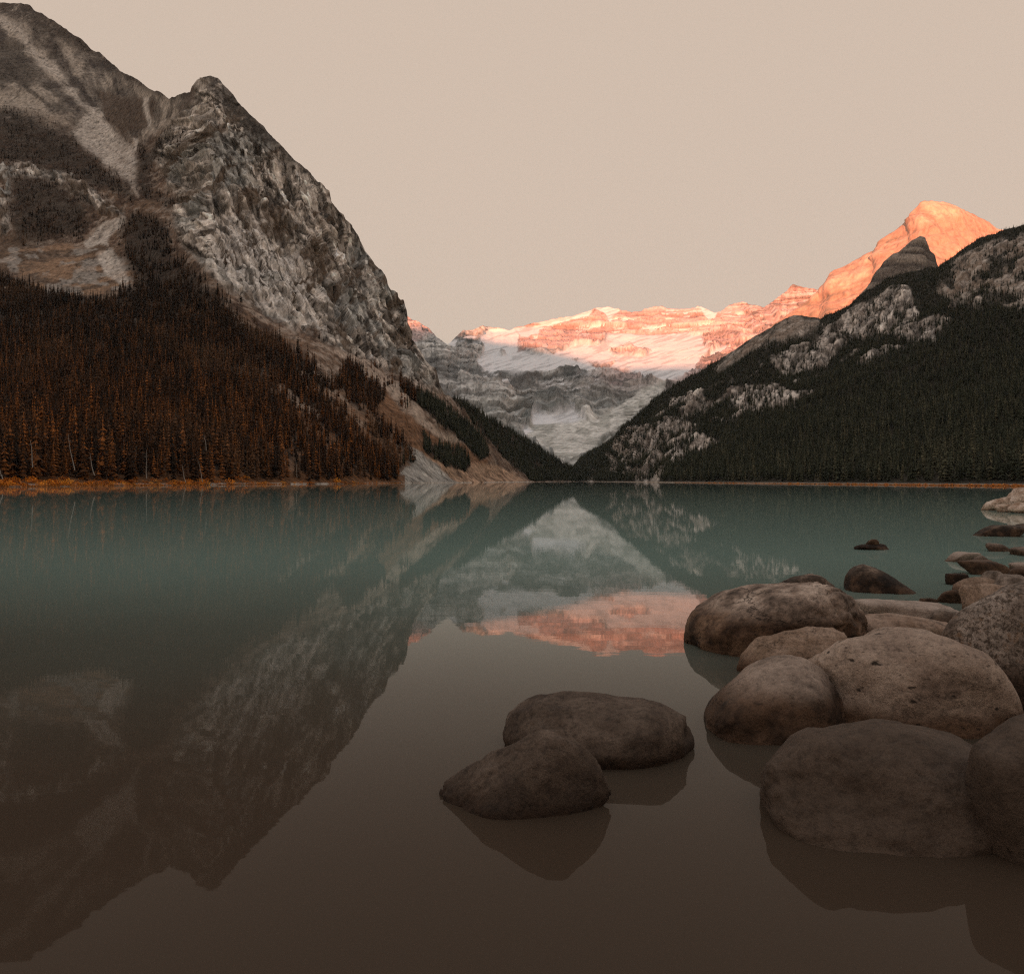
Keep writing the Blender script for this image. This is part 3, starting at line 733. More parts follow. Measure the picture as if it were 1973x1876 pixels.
# ================================================================== TREES
def foliage_mat(name, dark, mid, tip, high=None):
    m, n, l, b = new_mat(name)
    oi = n.new('ShaderNodeObjectInfo')
    at = n.new('ShaderNodeAttribute'); at.attribute_name = 'leaf_tone'
    r = ramp(n, l, oi.outputs['Random'], [(0.0, dark), (0.6, mid), (1.0, tip)])
    c = r.outputs[0]
    if high is not None:       # up the slope the needles are duller, with paler larch groves
        sp = n.new('ShaderNodeSeparateXYZ'); l.new(oi.outputs['Location'], sp.inputs[0])
        mr = n.new('ShaderNodeMapRange'); l.new(sp.outputs[2], mr.inputs[0]); mr.inputs[1].default_value = 25; mr.inputs[2].default_value = 240
        c = mixc(n, l, c, ramp(n, l, oi.outputs['Random'], [(0.0, high[0]), (.6, high[1]), (1.0, high[2])]).outputs[0], mr.outputs[0])
        t = noise_node(n, l, .012, 3, .6, oi.outputs['Location'])
        c = mixc(n, l, c, high[3], ramp(n, l, t.outputs[0], [(.52, 0.0), (.66, .6)]).outputs[0])
    c = mixc(n, l, c, at.outputs['Color'], 1.0, 'MULTIPLY')
    l.new(c, b.inputs['Base Color'])
    b.inputs['Roughness'].default_value = 0.9; b.inputs['Specular IOR Level'].default_value = 0.1
    return m
m_rust = foliage_mat('rust_brown_needles', (0.016, 0.011, 0.008), (0.060, 0.027, 0.012), (0.26, 0.092, 0.024),
                     ((0.017, 0.013, 0.010), (0.044, 0.028, 0.018), (0.12, 0.064, 0.034), (0.17, 0.095, 0.052)))
m_green = foliage_mat('dark_green_needles', (0.027, 0.031, 0.021), (0.050, 0.055, 0.036), (0.105, 0.096, 0.060))
def plain(name, col, rough=.9, sc=3.0):
    m, n, l, b = new_mat(name)
    tc = n.new('ShaderNodeTexCoord'); t = noise_node(n, l, sc, 4, .6, tc.outputs['Object'])
    r = ramp(n, l, t.outputs[0], [(.3, tuple(x * .55 for x in col)), (.7, tuple(min(.9, x * 1.3) for x in col))])
    l.new(r.outputs[0], b.inputs['Base Color']); b.inputs['Roughness'].default_value = rough
    return m
m_bark = plain('dark_bark', (0.07, 0.05, 0.04)); m_pale = plain('bleached_dead_wood', (0.25, 0.215, 0.19))

def spruce_mesh(name, seed, tiers=11, per=7, width=0.15, bare=0.12):
    """a spruce one unit tall: drooping ragged branches in uneven tiers round a thin stem"""
    rd = random.Random(seed)
    v, f, tone = [], [], []
    def tri(a, b_, c_, t):
        i = len(v); v.extend((a, b_, c_)); f.append((i, i + 1, i + 2)); tone.extend((t, t, t))
    for k in range(tiers):
        u = k / (tiers - 1)
        z = bare + (0.97 - bare) * u
        rad = width * (1 - u) ** 0.85 * rd.uniform(0.75, 1.15) + 0.012
        n_ = max(4, int(per * (1 - 0.45 * u)))
        a0 = rd.random() * 6.28
        for q in range(n_):
            if rd.random() < 0.10: continue
            a = a0 + q * 6.283 / n_ + rd.uniform(-.25, .25)
            rr = rad * rd.uniform(0.6, 1.2)
            dz = rr * rd.uniform(0.25, 0.6)
            w = rr * 0.36 + 0.008
            ca, sa = math.cos(a), math.sin(a)
            tip = (ca * rr, sa * rr, z - dz)
            root = (0, 0, z + 0.05)
            s1 = (ca * rr * .55 - sa * w, sa * rr * .55 + ca * w, z - dz * .75)
            s2 = (ca * rr * .55 + sa * w, sa * rr * .55 - ca * w, z - dz * .75)
            t = rd.uniform(0.45, 1.5)
            tri(root, s2, tip, t); tri(root, tip, s1, t * 0.9)
    for q in range(3):                                     # leader
        a = q * 2.094
        tri((math.cos(a) * .012, math.sin(a) * .012, .88), (math.cos(a + 2.1) * .012, math.sin(a + 2.1) * .012, .88), (0, 0, 1.0), 1.1)
    me = bpy.data.meshes.new(name); me.from_pydata(v, [], f); me.update()
    at = me.color_attributes.new('leaf_tone', 'FLOAT_COLOR', 'POINT')
    cc = np.ones((len(v), 4), np.float32); cc[:, :3] = np.array(tone)[:, None]
    at.data.foreach_set('color', cc.ravel())
    return me

def trunk_mesh(name, r0=0.011, r1=0.003, top=0.9, n_=6):
    v, f = [], []
    for z, r_ in ((0 - .03, r0), (top * .5, (r0 + r1) / 2), (top, r1)):
        for k in range(n_): v.append((r_ * math.cos(k * 6.283 / n_), r_ * math.sin(k * 6.283 / n_), z))
    for j in range(2):
        for k in range(n_): f.append((j * n_ + k, j * n_ + (k + 1) % n_, (j + 1) * n_ + (k + 1) % n_, (j + 1) * n_ + k))
    me = bpy.data.meshes.new(name); me.from_pydata(v, [], f); me.update()
    return me

def in_frame(p):
    u = CX + F * p[:, 0] / p[:, 1]
    return (u > -5) & (u < 1978)

def make_forest(name_tree, name_stuff, sheets, mat, hmin, hmax, label, group, stuff_label, seeds, n_single=300, width=.15, pale_share=.05):
    p = np.concatenate([t_.scatter(d_)[0] for t_, d_ in sheets])
    h = RNG.uniform(hmin, hmax, len(p)) * np.interp(p[:, 2], [0, 60, 300, 500, 900], [1.0, 0.95, 0.65, 0.42, 0.35]) * RNG.choice([1, 1, .85, 1.3, 0.6], len(p))
    rot = RNG.uniform(0, 6.283, len(p))
    app = np.where(in_frame(p), h / p[:, 1], 0)
    order = np.argsort(-app)
    single, rest = order[:n_single], order[n_single:]
    crowns = [spruce_mesh('crown', s, width=width * k, bare=bb) for s, k, bb in zip(seeds, (1.0, .8, 1.15, .7), (.10, .16, .08, .25))]
    for m_ in crowns: m_.materials.append(mat)
    tk = trunk_mesh('trunk'); tk.materials.append(m_bark)
    tkp = trunk_mesh('trunk', .013); tkp.materials.append(m_pale)
    proto = []
    for q, i in enumerate(single):
        k = q % 4
        t = bpy.data.objects.new(name_tree, None); t.empty_display_size = .2
        link(t); t.location = p[i] + np.array([0, 0, -.2]); t.rotation_euler = (random.uniform(-.03, .03), random.uniform(-.03, .03), rot[i]); t.scale = (h[i],) * 3
        tag(t, label, 'tree', group)
        c_ = bpy.data.objects.new('crown', crowns[k]); link(c_, t)
        tr = bpy.data.objects.new('trunk', tkp if random.random() < pale_share else tk); link(tr, t)
        if q < 4: proto.append(c_)
    # the rest of the forest: one object, its trees set out by geometry nodes
    rp = p[rest]
    me = bpy.data.meshes.new(name_stuff)
    me.vertices.add(len(rp)); me.vertices.foreach_set('co', rp.astype(np.float32).ravel())
    for an, arr, ty in (('tree_height', h[rest], 'FLOAT'), ('tree_turn', rot[rest], 'FLOAT')):
        a = me.attributes.new(an, ty, 'POINT'); a.data.foreach_set('value', arr.astype(np.float32))
    a = me.attributes.new('tree_form', 'INT', 'POINT'); a.data.foreach_set('value', RNG.integers(0, 4, len(rp)).astype(np.int32))
    me.update()
    o = link(bpy.data.objects.new(name_stuff, me))
    tag(o, stuff_label, 'forest', None, 'stuff')
    ng = bpy.data.node_groups.new(name_stuff, 'GeometryNodeTree')
    ng.interface.new_socket('Geometry', in_out='INPUT', socket_type='NodeSocketGeometry')
    ng.interface.new_socket('Geometry', in_out='OUTPUT', socket_type='NodeSocketGeometry')
    N, K = ng.nodes, ng.links
    gi, go, jn = N.new('NodeGroupInput'), N.new('NodeGroupOutput'), N.new('GeometryNodeJoinGeometry')
    def named(a, ty):
        q = N.new('GeometryNodeInputNamedAttribute'); q.data_type = ty; q.inputs[0].default_value = a; return q.outputs[0]
    hh, tt, ff = named('tree_height', 'FLOAT'), named('tree_turn', 'FLOAT'), named('tree_form', 'INT')
    cb = N.new('ShaderNodeCombineXYZ'); K.new(tt, cb.inputs[2])
    for k, c_ in enumerate(proto):
        oi = N.new('GeometryNodeObjectInfo'); oi.inputs[0].default_value = c_; oi.inputs[1].default_value = True
        cmp = N.new('FunctionNodeCompare'); cmp.data_type = 'INT'; cmp.operation = 'EQUAL'
        K.new(ff, cmp.inputs[2]); cmp.inputs[3].default_value = k
        ip = N.new('GeometryNodeInstanceOnPoints')
        K.new(gi.outputs[0], ip.inputs['Points']); K.new(cmp.outputs[0], ip.inputs['Selection']); K.new(oi.outputs['Geometry'], ip.inputs['Instance'])
        K.new(cb.outputs[0], ip.inputs['Rotation']); K.new(hh, ip.inputs['Scale'])
        K.new(ip.outputs[0], jn.inputs[0])
    K.new(jn.outputs[0], go.inputs[0])
    md = o.modifiers.new('trees', 'NODES'); md.node_group = ng
    print(name_stuff, len(rp))
    return p, h

split = sstep(770, 810, L.PX + 20 * fbm(L.PX / 20, L.PY / 20, L.PX * 0, 2, 8))
make_forest('rust_spruce', 'rust_spruce_forest', [(L, forest_left_density * (1 - split))], m_rust, 13, 22,
            'slender rust brown spruce standing among others along the left shore', 'rust brown spruces along the left shore',
            'dense rust brown spruce forest climbing the left mountain', (1, 2, 3, 4), width=.14)
make_forest('dark_spruce', 'dark_spruce_forest', [(R, forest_right_density), (L, forest_left_density * split)], m_green, 10, 16,
            'dark green spruce standing among others along the right shore', 'dark green spruces along the right shore',
            'dense dark green spruce forest covering the right mountain', (11, 12, 13, 14), width=.15, pale_share=.03)

# dead trunks on the left shore
def at_px(x, y, d): return np.array([(x - CX) / F * d, d, CAM_H + (HY - y) / F * d])
def snag(x0, y0, x1, y1, label, dd=-6):
    d = CAM_H * F / (ys_left(x0) - HY) + dd
    a, b_ = at_px(x0, min(y0, ys_left(x0)), d), at_px(x1, y1, d + 1.5)
    v, f = [], []
    ax = b_ - a; ln = np.linalg.norm(ax); ax = ax / ln
    ux = np.cross(ax, [0, 1, 0]); ux /= np.linalg.norm(ux); uy = np.cross(ax, ux)
    rd = random.Random(int(x0))
    root = bpy.data.objects.new('dead_trunk', None); link(root); root.location = a; root.empty_display_size = .2
    tag(root, label, 'dead tree')
    N_ = 7
    for i in range(6):
        t = i / 5; r_ = (.17 * (1 - t) + .05)
        cpt = ax * ln * t + ux * .25 * math.sin(t * 5 + x0)
        for k in range(N_): v.append(cpt + ux * r_ * math.cos(k * 6.283 / N_) + uy * r_ * math.sin(k * 6.283 / N_))
    for j in range(5):
        for k in range(N_): f.append((j * N_ + k, j * N_ + (k + 1) % N_, (j + 1) * N_ + (k + 1) % N_, (j + 1) * N_ + k))
    mesh_obj('stem', v, f, m_pale, root)
    v, f = [], []
    for q in range(9):
        t = rd.uniform(.25, .97); c0 = ax * ln * t; an = rd.uniform(0, 6.28); L_ = rd.uniform(.5, 1.6)
        d_ = ux * math.cos(an) + uy * math.sin(an) + ax * rd.uniform(-.3, .3)
        i = len(v); w = .06
        v += [c0 + ax * w, c0 - ax * w, c0 + np.cross(d_, ax) * w, c0 + d_ * L_]
        f += [(i, i + 1, i + 3), (i + 1, i + 2, i + 3), (i + 2, i, i + 3)]
    mesh_obj('branch_stubs', v, f, m_pale, root, smooth=False)
for a in [(283, 922, 281.5, 866, 'straight upright pale dead trunk on the left shore, tallest above the orange shrubs'),
          (182, 916, 172, 872, 'pale dead trunk leaning left just behind the brightest orange shrub bank', ),
          (143, 906, 131, 836, 'long thin grey dead trunk leaning left between dark spruces near the left edge'),
          (358, 930, 350, 896, 'short crooked pale dead trunk standing at the waterline, left of the leaning one'),
          (391, 928, 381, 886, 'pale bare trunk tilted left out of an orange shrub by the waterline'),
          (64, 900, 58, 848, 'tan dead trunk rising behind the orange bank close to the left edge'),
          (398, 868, 393, 838, 'thin grey broken stem showing high among the spruces above the tilted trunk'),
          (4, 924, 1, 905, 'stubby pale stump of a trunk at the very left edge of the shore'),
          (573, 920, 569, 884, 'thin faint dead stem standing at the middle of the left shore')]:
    snag(*a)

# ------------------------------------------------------------------ shrubs, shore grass, driftwood
def shrub_mesh(name, seed, n_=110):
    rd = random.Random(seed); v, f, tone = [], [], []
    for q in range(n_):
        a = rd.uniform(0, 6.28); rr = math.sqrt(rd.random()); z = rd.random() ** .8 * (1 - .55 * rr)
        c_ = Vector((math.cos(a) * rr * .75, math.sin(a) * rr * .75, z * 1.0 + .02))
        s = rd.uniform(.07, .16); e = [Vector((rd.gauss(0, 1), rd.gauss(0, 1), rd.gauss(0, 1))).normalized() * s for _ in range(3)]
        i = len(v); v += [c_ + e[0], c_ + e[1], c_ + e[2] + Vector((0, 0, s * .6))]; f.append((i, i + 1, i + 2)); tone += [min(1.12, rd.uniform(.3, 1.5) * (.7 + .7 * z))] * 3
    me = bpy.data.meshes.new(name); me.from_pydata([tuple(x) for x in v], [], f); me.update()
    at = me.color_attributes.new('leaf_tone', 'FLOAT_COLOR', 'POINT'); cc = np.ones((len(v), 4), np.float32); cc[:, :3] = np.array(tone)[:, None]
    at.data.foreach_set('color', cc.ravel()); return me
m_orange = foliage_mat('orange_autumn_leaves', (0.22, 0.06, 0.012), (0.85, 0.27, 0.028), (0.95, 0.42, 0.06))
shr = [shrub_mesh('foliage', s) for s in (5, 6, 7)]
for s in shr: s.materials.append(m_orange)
stem_me = trunk_mesh('stem', .05, .02, .6); stem_me.materials.append(m_bark)
def ground_at(T_, x, row):
    j = int(np.clip(round((x - T_.X[0]) / (T_.X[1] - T_.X[0])), 0, len(T_.X) - 1)); return T_.P[row, j]
def shrub(name, T_, row, x, size, label, group, flat=.75):
    g = ground_at(T_, x, int(row * T_.rows / 400))
    t = bpy.data.objects.new(name, None); link(t); t.empty_display_size = .2
    t.location = (g[0], g[1] + rs.uniform(-.6, .6), max(.05, g[2] - .15)); t.scale = (size, size, size * flat); t.rotation_euler.z = rs.uniform(0, 6)
    tag(t, label, 'shrub', group)
    link(bpy.data.objects.new('foliage', rs.choice(shr)), t); link(bpy.data.objects.new('stem', stem_me), t)
rs = random.Random(5)
gapn = lambda x: float(vnoise(np.array([x / 31.0]), np.array([.5]), np.array([.5]), 77)[0])
placed = 0
while placed < 270:
    x = rs.uniform(-40, 775) if placed > 170 else rs.uniform(-40, 400)
    g_ = gapn(x) + (.35 if x < 130 else 0)
    if g_ < rs.uniform(-.6, .3): continue
    row = rs.choice([0, 0, 0, 1, 1, 2, 3, 4, 5, 6]) if x < 480 else rs.choice([0, 0, 1, 1, 2])
    sz = rs.uniform(.7, 2.0) * (1.35 if rs.random() < .3 else 1) * (1.25 + .5 * g_) * (1.0 if x < 430 else 1.25)
    shrub('orange_shrub', L, row, x, sz, 'low orange autumn shrub at the foot of the left forest', 'orange shrubs along the left shore', rs.uniform(.6, 1.1))
    placed += 1
for q in range(200):
    x = 1280 + 760 * rs.random() ** .6
    shrub('rust_shrub', R, 0, x, rs.uniform(.8, 1.7), 'small rusty orange shrub at the foot of the right forest', 'rusty shrubs along the right shore', .75)

def tufts(name, ys, xa, xb, n_, hgt, mat, label):
    v, f, tone = [], [], []
    for q in range(n_):
        x = rs.uniform(xa, xb); d = CAM_H * F / (ys(x) - HY) + rs.uniform(-.5, 5); X = (x - CX) / F * d
        w = rs.uniform(.25, .6); hh = hgt * rs.uniform(.3, 1); t_ = rs.uniform(.5, 1.4)
        i = len(v); v += [(X - w, d, .0), (X + w, d + rs.uniform(-.3, .3), .0), (X + rs.uniform(-.4, .4), d + rs.uniform(-.3, .3), hh)]; f.append((i, i + 1, i + 2)); tone += [t_] * 3
    o = mesh_obj(name, v, f, mat, smooth=False); set_colour(o, np.repeat(np.array(tone)[:, None], 3, 1), 'leaf_tone')
    tag(o, label, 'grass', None, 'stuff')
m_grassy = foliage_mat('orange_sedge', (0.40, 0.15, 0.04), (0.40, 0.15, 0.04), (0.40, 0.15, 0.04))
tufts('shore_sedge', ys_left, -80, 780, 5000, .9, m_grassy, 'orange sedge fringing the left shoreline')
tufts('bank_sedge', ys_right, 1300, 2050, 5000, .6, m_grassy, 'thin orange sedge fringing the right shoreline')

def log(x, ln, yaw, label, ys=ys_left):
    d = CAM_H * F / (ys(x) - HY) - 1.0
    v, f = [], []
    for i in range(5):
        t = i / 4 - .5
        for k in range(7):
            r_ = .17 * (1 - .5 * (t + .5)) * (1 + .2 * math.sin(k * 2 + i)); v.append((t * ln, r_ * math.cos(k * .8976), .12 + r_ * math.sin(k * .8976) + .25 * max(0, t)))
    for j in range(4):
        for k in range(7): f.append((j * 7 + k, j * 7 + (k + 1) % 7, (j + 1) * 7 + (k + 1) % 7, (j + 1) * 7 + k))
    f += [tuple(range(6, -1, -1)), tuple(range(28, 35))]
    o = mesh_obj('driftwood_log', v, f, m_pale); o.location = ((x - CX) / F * d, d, 0.02); o.rotation_euler.z = yaw
    tag(o, label, 'log', 'driftwood logs along the left shoreline')
for x, ln, yw, lb in [(20, 9, .05, 'pale driftwood log lying along the waterline below the leftmost orange bank'),
                      (120, 7, -.1, 'grey driftwood log at the waterline below the leaning dead trunk'),
                      (225, 8, .1, 'whitened driftwood log at the waterline left of the straight dead trunk'),
                      (318, 7, -.05, 'grey driftwood log at the waterline between the straight and the crooked dead trunks'),
                      (460, 9, .2, 'pale driftwood log on the shore right of the tilted dead trunk'),
                      (575, 12, -.1, 'long pale driftwood log below the faint thin dead stem'),
                      (650, 12, .35, 'pale tangled driftwood log near the right end of the left forest')]:
    log(x, ln, yw, lb)

# ================================================================== BOULDERS
def stone_mat(name, c_dark, c_mid, c_light, spot=0.0, crack=0.0, scale=1.0, wet=0.10, speckle=0.0, mott=.8):
    m, n, l, b = new_mat(name)
    tc = n.new('ShaderNodeTexCoord'); geo = n.new('ShaderNodeNewGeometry')
    src = tc.outputs['Object']
    t1 = noise_node(n, l, 2.2 * scale, 8, .62, src); t2 = noise_node(n, l, 14 * scale, 6, .7, src); t3 = noise_node(n, l, 60 * scale, 4, .7, src)
    c = ramp(n, l, t1.outputs[0], [(.36, c_dark), (.49, c_mid), (.62, c_light)]).outputs[0]
    c = mixc(n, l, c, ramp(n, l, t2.outputs[0], [(.36, .3), (.48, .95), (.66, 1.35)]).outputs[0], mott, 'MULTIPLY')
    c = mixc(n, l, c, ramp(n, l, t3.outputs[0], [(.3, .6), (.7, 1.3)]).outputs[0], .6, 'MULTIPLY')
    h = t2.outputs[0]
    if speckle:
        ts = noise_node(n, l, 22 * scale, 5, .8, src)
        c = mixc(n, l, c, (.05, .038, .028), ramp(n, l, ts.outputs[0], [(.50, 0.0), (.56, speckle)]).outputs[0])
        tl = noise_node(n, l, 9 * scale, 6, .75, src)
        c = mixc(n, l, c, (.22, .13, .07), ramp(n, l, tl.outputs[0], [(.56, 0.0), (.66, speckle * .6)]).outputs[0])
    if spot:
        vo = n.new('ShaderNodeTexVoronoi'); vo.inputs['Scale'].default_value = 8 * scale; vo.inputs['Randomness'].default_value = 1
        mpv = n.new('ShaderNodeMapping'); mpv.inputs['Scale'].default_value = (.7, .7, 1.3); l.new(src, mpv.inputs[0])
        tw = noise_node(n, l, 9 * scale, 3, .6, mpv.outputs[0]); mx = mixc(n, l, mpv.outputs[0], tw.outputs['Color'], .12)
        l.new(mx, vo.inputs['Vector'])
        sel = n.new('ShaderNodeSeparateColor'); l.new(vo.outputs['Color'], sel.inputs[0])
        pick = ramp(n, l, sel.outputs[0], [(.50, 0.0), (.54, 1.0)]).outputs[0]
        pit = mixc(n, l, pick, ramp(n, l, vo.outputs['Distance'], [(.10, 1.0), (.24, 0.0)]).outputs[0], 1.0, 'MULTIPLY')
        c = mixc(n, l, c, (.018, .013, .01), mixc(n, l, pit, (spot, spot, spot), 1.0, 'MULTIPLY'))
        v2 = n.new('ShaderNodeTexVoronoi'); v2.inputs['Scale'].default_value = 24 * scale; l.new(mx, v2.inputs['Vector'])
        s2 = n.new('ShaderNodeSeparateColor'); l.new(v2.outputs['Color'], s2.inputs[0])
        pit2 = mixc(n, l, ramp(n, l, s2.outputs[1], [(.70, 0.0), (.74, 1.0)]).outputs[0], ramp(n, l, v2.outputs['Distance'], [(.14, 1.0), (.3, 0.0)]).outputs[0], 1.0, 'MULTIPLY')
        c = mixc(n, l, c, (.05, .036, .027), mixc(n, l, pit2, (spot * .7,) * 3, 1.0, 'MULTIPLY'))
    if crack:
        mpc = n.new('ShaderNodeMapping'); mpc.inputs['Scale'].default_value = (.8, .8, 2.2); l.new(src, mpc.inputs[0])
        tw = noise_node(n, l, 3.0 * scale, 5, .65, mpc.outputs[0]); mx = mixc(n, l, mpc.outputs[0], tw.outputs['Color'], .45)
        vc = n.new('ShaderNodeTexVoronoi'); vc.feature = 'DISTANCE_TO_EDGE'; vc.inputs['Scale'].default_value = 3.4 * scale; l.new(mx, vc.inputs['Vector'])
        tm = noise_node(n, l, 1.6 * scale, 3, .5, src)
        ck = mixc(n, l, ramp(n, l, vc.outputs['Distance'], [(0.0, 1.0), (.035, 0.0)]).outputs[0], ramp(n, l, tm.outputs[0], [(.45, 0.0), (.58, 1.0)]).outputs[0], 1.0, 'MULTIPLY')
        c = mixc(n, l, c, (.02, .014, .01), mixc(n, l, ck, (crack, crack, crack), 1.0, 'MULTIPLY'))
    # water-stained foot
    sp = n.new('ShaderNodeSeparateXYZ'); l.new(geo.outputs['Position'], sp.inputs[0])
    ws = n.new('ShaderNodeMath'); ws.operation = 'MULTIPLY_ADD'; l.new(t1.outputs[0], ws.inputs[0]); ws.inputs[1].default_value = -.35; l.new(sp.outputs[2], ws.inputs[2])
    wr = n.new('ShaderNodeMapRange'); wr.interpolation_type = 'SMOOTHSTEP'; l.new(ws.outputs[0], wr.inputs[0])
    wr.inputs[1].default_value = wet - .22; wr.inputs[2].default_value = wet + .04; wr.inputs[3].default_value = 1; wr.inputs[4].default_value = 0
    c = mixc(n, l, c, mixc(n, l, c, (.33, .25, .19), 1.0, 'MULTIPLY'), wr.outputs[0])
    c = mixc(n, l, c, (1.05, .97, .915), 1.0, 'MULTIPLY')
    l.new(c, b.inputs['Base Color'])
    b.inputs['Roughness'].default_value = .82; b.inputs['Specular IOR Level'].default_value = .25
    bp = n.new('ShaderNodeBump'); bp.inputs['Strength'].default_value = .8; bp.inputs['Distance'].default_value = .04; l.new(h, bp.inputs['Height'])
    bp2 = n.new('ShaderNodeBump'); bp2.inputs['Strength'].default_value = .35; bp2.inputs['Distance'].default_value = .008; l.new(t3.outputs[0], bp2.inputs['Height']); l.new(bp.outputs[0], bp2.inputs['Normal'])
    l.new(bp2.outputs[0], b.inputs['Normal'])
    return m
MS = {
    'grey': stone_mat('grey_brown_boulder', (.050, .036, .027), (.24, .19, .158), (.50, .43, .375), crack=.95, scale=.8, wet=.48, mott=.7),
    'tan': stone_mat('tan_cracked_boulder', (.15, .105, .075), (.25, .185, .14), (.33, .255, .205), crack=1.0, wet=.12, mott=.6, scale=1.3),
    'pale': stone_mat('pale_pitted_boulder', (.20, .155, .128), (.285, .228, .19), (.35, .288, .243), spot=.95, crack=.6, wet=.12, mott=.5),
    'patch': stone_mat('pale_stained_boulder', (.060, .048, .040), (.23, .188, .16), (.33, .275, .238), spot=.6, crack=.6, wet=.34, mott=.5, scale=.9),
    'speck': stone_mat('speckled_dark_boulder', (.085, .07, .06), (.18, .15, .128), (.31, .275, .25), speckle=.85, wet=.45),
    'dark': stone_mat('dark_wet_stone', (.02, .015, .011), (.07, .052, .040), (.24, .19, .155), crack=.4, wet=.30),
    'slab': stone_mat('pale_flat_slab', (.24, .20, .175), (.32, .275, .245), (.38, .33, .295), crack=.35, wet=.05, mott=.4),
    'shelf': stone_mat('streaked_tan_slab', (.15, .10, .07), (.26, .195, .155), (.33, .27, .225), crack=1.0, wet=.05, mott=.6, scale=.7),
    'brown': stone_mat('dark_brown_boulder', (.062, .046, .035), (.076, .057, .044), (.092, .070, .055), spot=.3, crack=.25, wet=-3, mott=.45),
    'mud': stone_mat('mottled_brown_stone', (.050, .037, .029), (.085, .065, .051), (.13, .103, .084), crack=.5, spot=.4, wet=.02, mott=.6, scale=1.3),
    'sun': stone_mat('bleached_shore_rock', (.25, .17, .12), (.46, .38, .32), (.60, .54, .49), crack=.5, scale=.5, wet=.02),
    'angular': stone_mat('grey_angular_stone', (.10, .08, .066), (.23, .195, .17), (.36, .315, .285), crack=.6, wet=.16, mott=.7),
    'red': stone_mat('reddish_sunken_stone', (.16, .06, .04), (.24, .10, .066), (.30, .13, .085), wet=-3),
}
def boulder(name, x0, x1, ytop, D, label, mat, ry=.85, zb=-.5, shear=0.0, power=2.3, noise=.10, seed=1, sub=5, tilt=0.0, yaw=0.0, wrinkle=0.0, flat_top=0.0, ytop_at=.15, prof=None, planes=16, sharp=7):
    rx = (x1 - x0) / 2 / F * D; ryy = rx * ry
    zt = CAM_H - (ytop - HY) / F * (D + ryy * ytop_at)
    bm = bmesh.new(); bmesh.ops.create_icosphere(bm, subdivisions=sub, radius=1)
    me = bpy.data.meshes.new(name); bm.to_mesh(me); bm.free()
    n_ = len(me.vertices); co = np.empty(n_ * 3, np.float32); me.vertices.foreach_get('co', co); d = co.reshape(-1, 3).astype(float)
    # a worn block: soft intersection of random faces
    pr = np.random.default_rng(seed)
    nv = pr.normal(size=(planes, 3)); nv /= np.linalg.norm(nv, axis=1)[:, None]
    nv = np.concatenate([nv, [[0, 0, 1], [1, 0, 0], [-1, 0, 0], [0, 1, 0], [0, -1, 0], [0, 0, -1]]])
    dv = np.concatenate([pr.uniform(.72, 1.05, planes), [1] * 6])
    k_ = np.clip(d @ nv.T, 0, None) / dv
    rad = ((k_ ** sharp).sum(1) + 1e-9) ** (-1 / sharp)
    q = d * rad[:, None]
    o1 = fbm(d[:, 0] * 1.1 + seed * 7.3, d[:, 1] * 1.1, d[:, 2] * 1.1, 3, seed)
    o2 = fbm(d[:, 0] * 3.2, d[:, 1] * 3.2 + seed, d[:, 2] * 3.2, 4, seed + 50)
    o3 = ridged(d[:, 0] * 4 + seed, d[:, 1] * 4, d[:, 2] * 5, 4, seed + 90)
    q = q * (1 + noise * 1.6 * o1 + noise * .55 * o2 - noise * .25 * np.clip(o3, 0, 1) ** 3)[:, None]
    if sub > 5:
        o4 = ridged(d[:, 0] * 9 + seed, d[:, 1] * 9, d[:, 2] * 11, 4, seed + 140); o5 = fbm(d[:, 0] * 16, d[:, 1] * 16 + seed, d[:, 2] * 16, 4, seed + 150)
        q = q * (1 + .006 * o5 - .016 * np.clip(o4 - .2, 0, 1) * sstep(-.2, .3, o1 + o2))[:, None]
    if wrinkle:
        w = ridged(d[:, 0] * 7 + 1.6 * o2, d[:, 1] * 5, d[:, 2] * 3.5 + 1.5 * o1, 4, seed + 120)
        q = q * (1 - wrinkle * np.clip(w - .25, 0, 1) * sstep(-.1, .5, d[:, 0]))[:, None]
    if flat_top: q[:, 2] = np.where(q[:, 2] > 1 - flat_top, 1 - flat_top + (q[:, 2] - 1 + flat_top) * .25, q[:, 2])
    q[:, 0] += shear * q[:, 2]
    if tilt:
        q[:, 2] += tilt * q[:, 0] * .5
    # normalise the outline to its measured size
    up = q[:, 2] > -.55
    lo, hi = q[up, 0].min(), q[up, 0].max()
    q[:, 0] = (q[:, 0] - (lo + hi) / 2) / ((hi - lo) / 2)
    q[:, 1] /= np.abs(q[:, 1]).max()
    q[:, 2] = (q[:, 2] - q[:, 2].min()) / (q[:, 2].max() - q[:, 2].min())
    hh = np.full(n_, zt - zb)
    if prof is not None:                 # uneven back line of the stone, measured along its length
        pxs = (np.array([a_[0] for a_ in prof]) - (x0 + x1) / 2) / ((x1 - x0) / 2)
        ph = CAM_H - (np.array([a_[1] for a_ in prof]) - HY) / F * D - zb
        bins = np.linspace(-1, 1, 61); env = np.zeros(60)
        ib = np.clip(np.digitize(q[:, 0], bins) - 1, 0, 59); np.maximum.at(env, ib, q[:, 2])
        env = np.convolve(np.pad(env, 2, mode='edge'), [.1, .2, .4, .2, .1], 'valid')
        e_ = np.interp(q[:, 0], (bins[1:] + bins[:-1]) / 2, env)
        hh = np.interp(q[:, 0], pxs, ph) / np.maximum(e_, .3)
    v = np.stack([q[:, 0] * rx, q[:, 1] * ryy, q[:, 2] * hh], -1)
    me.vertices.foreach_set('co', v.astype(np.float32).ravel()); me.update()
    me.polygons.foreach_set('use_smooth', np.ones(len(me.polygons), bool)); me.materials.append(MS[mat])
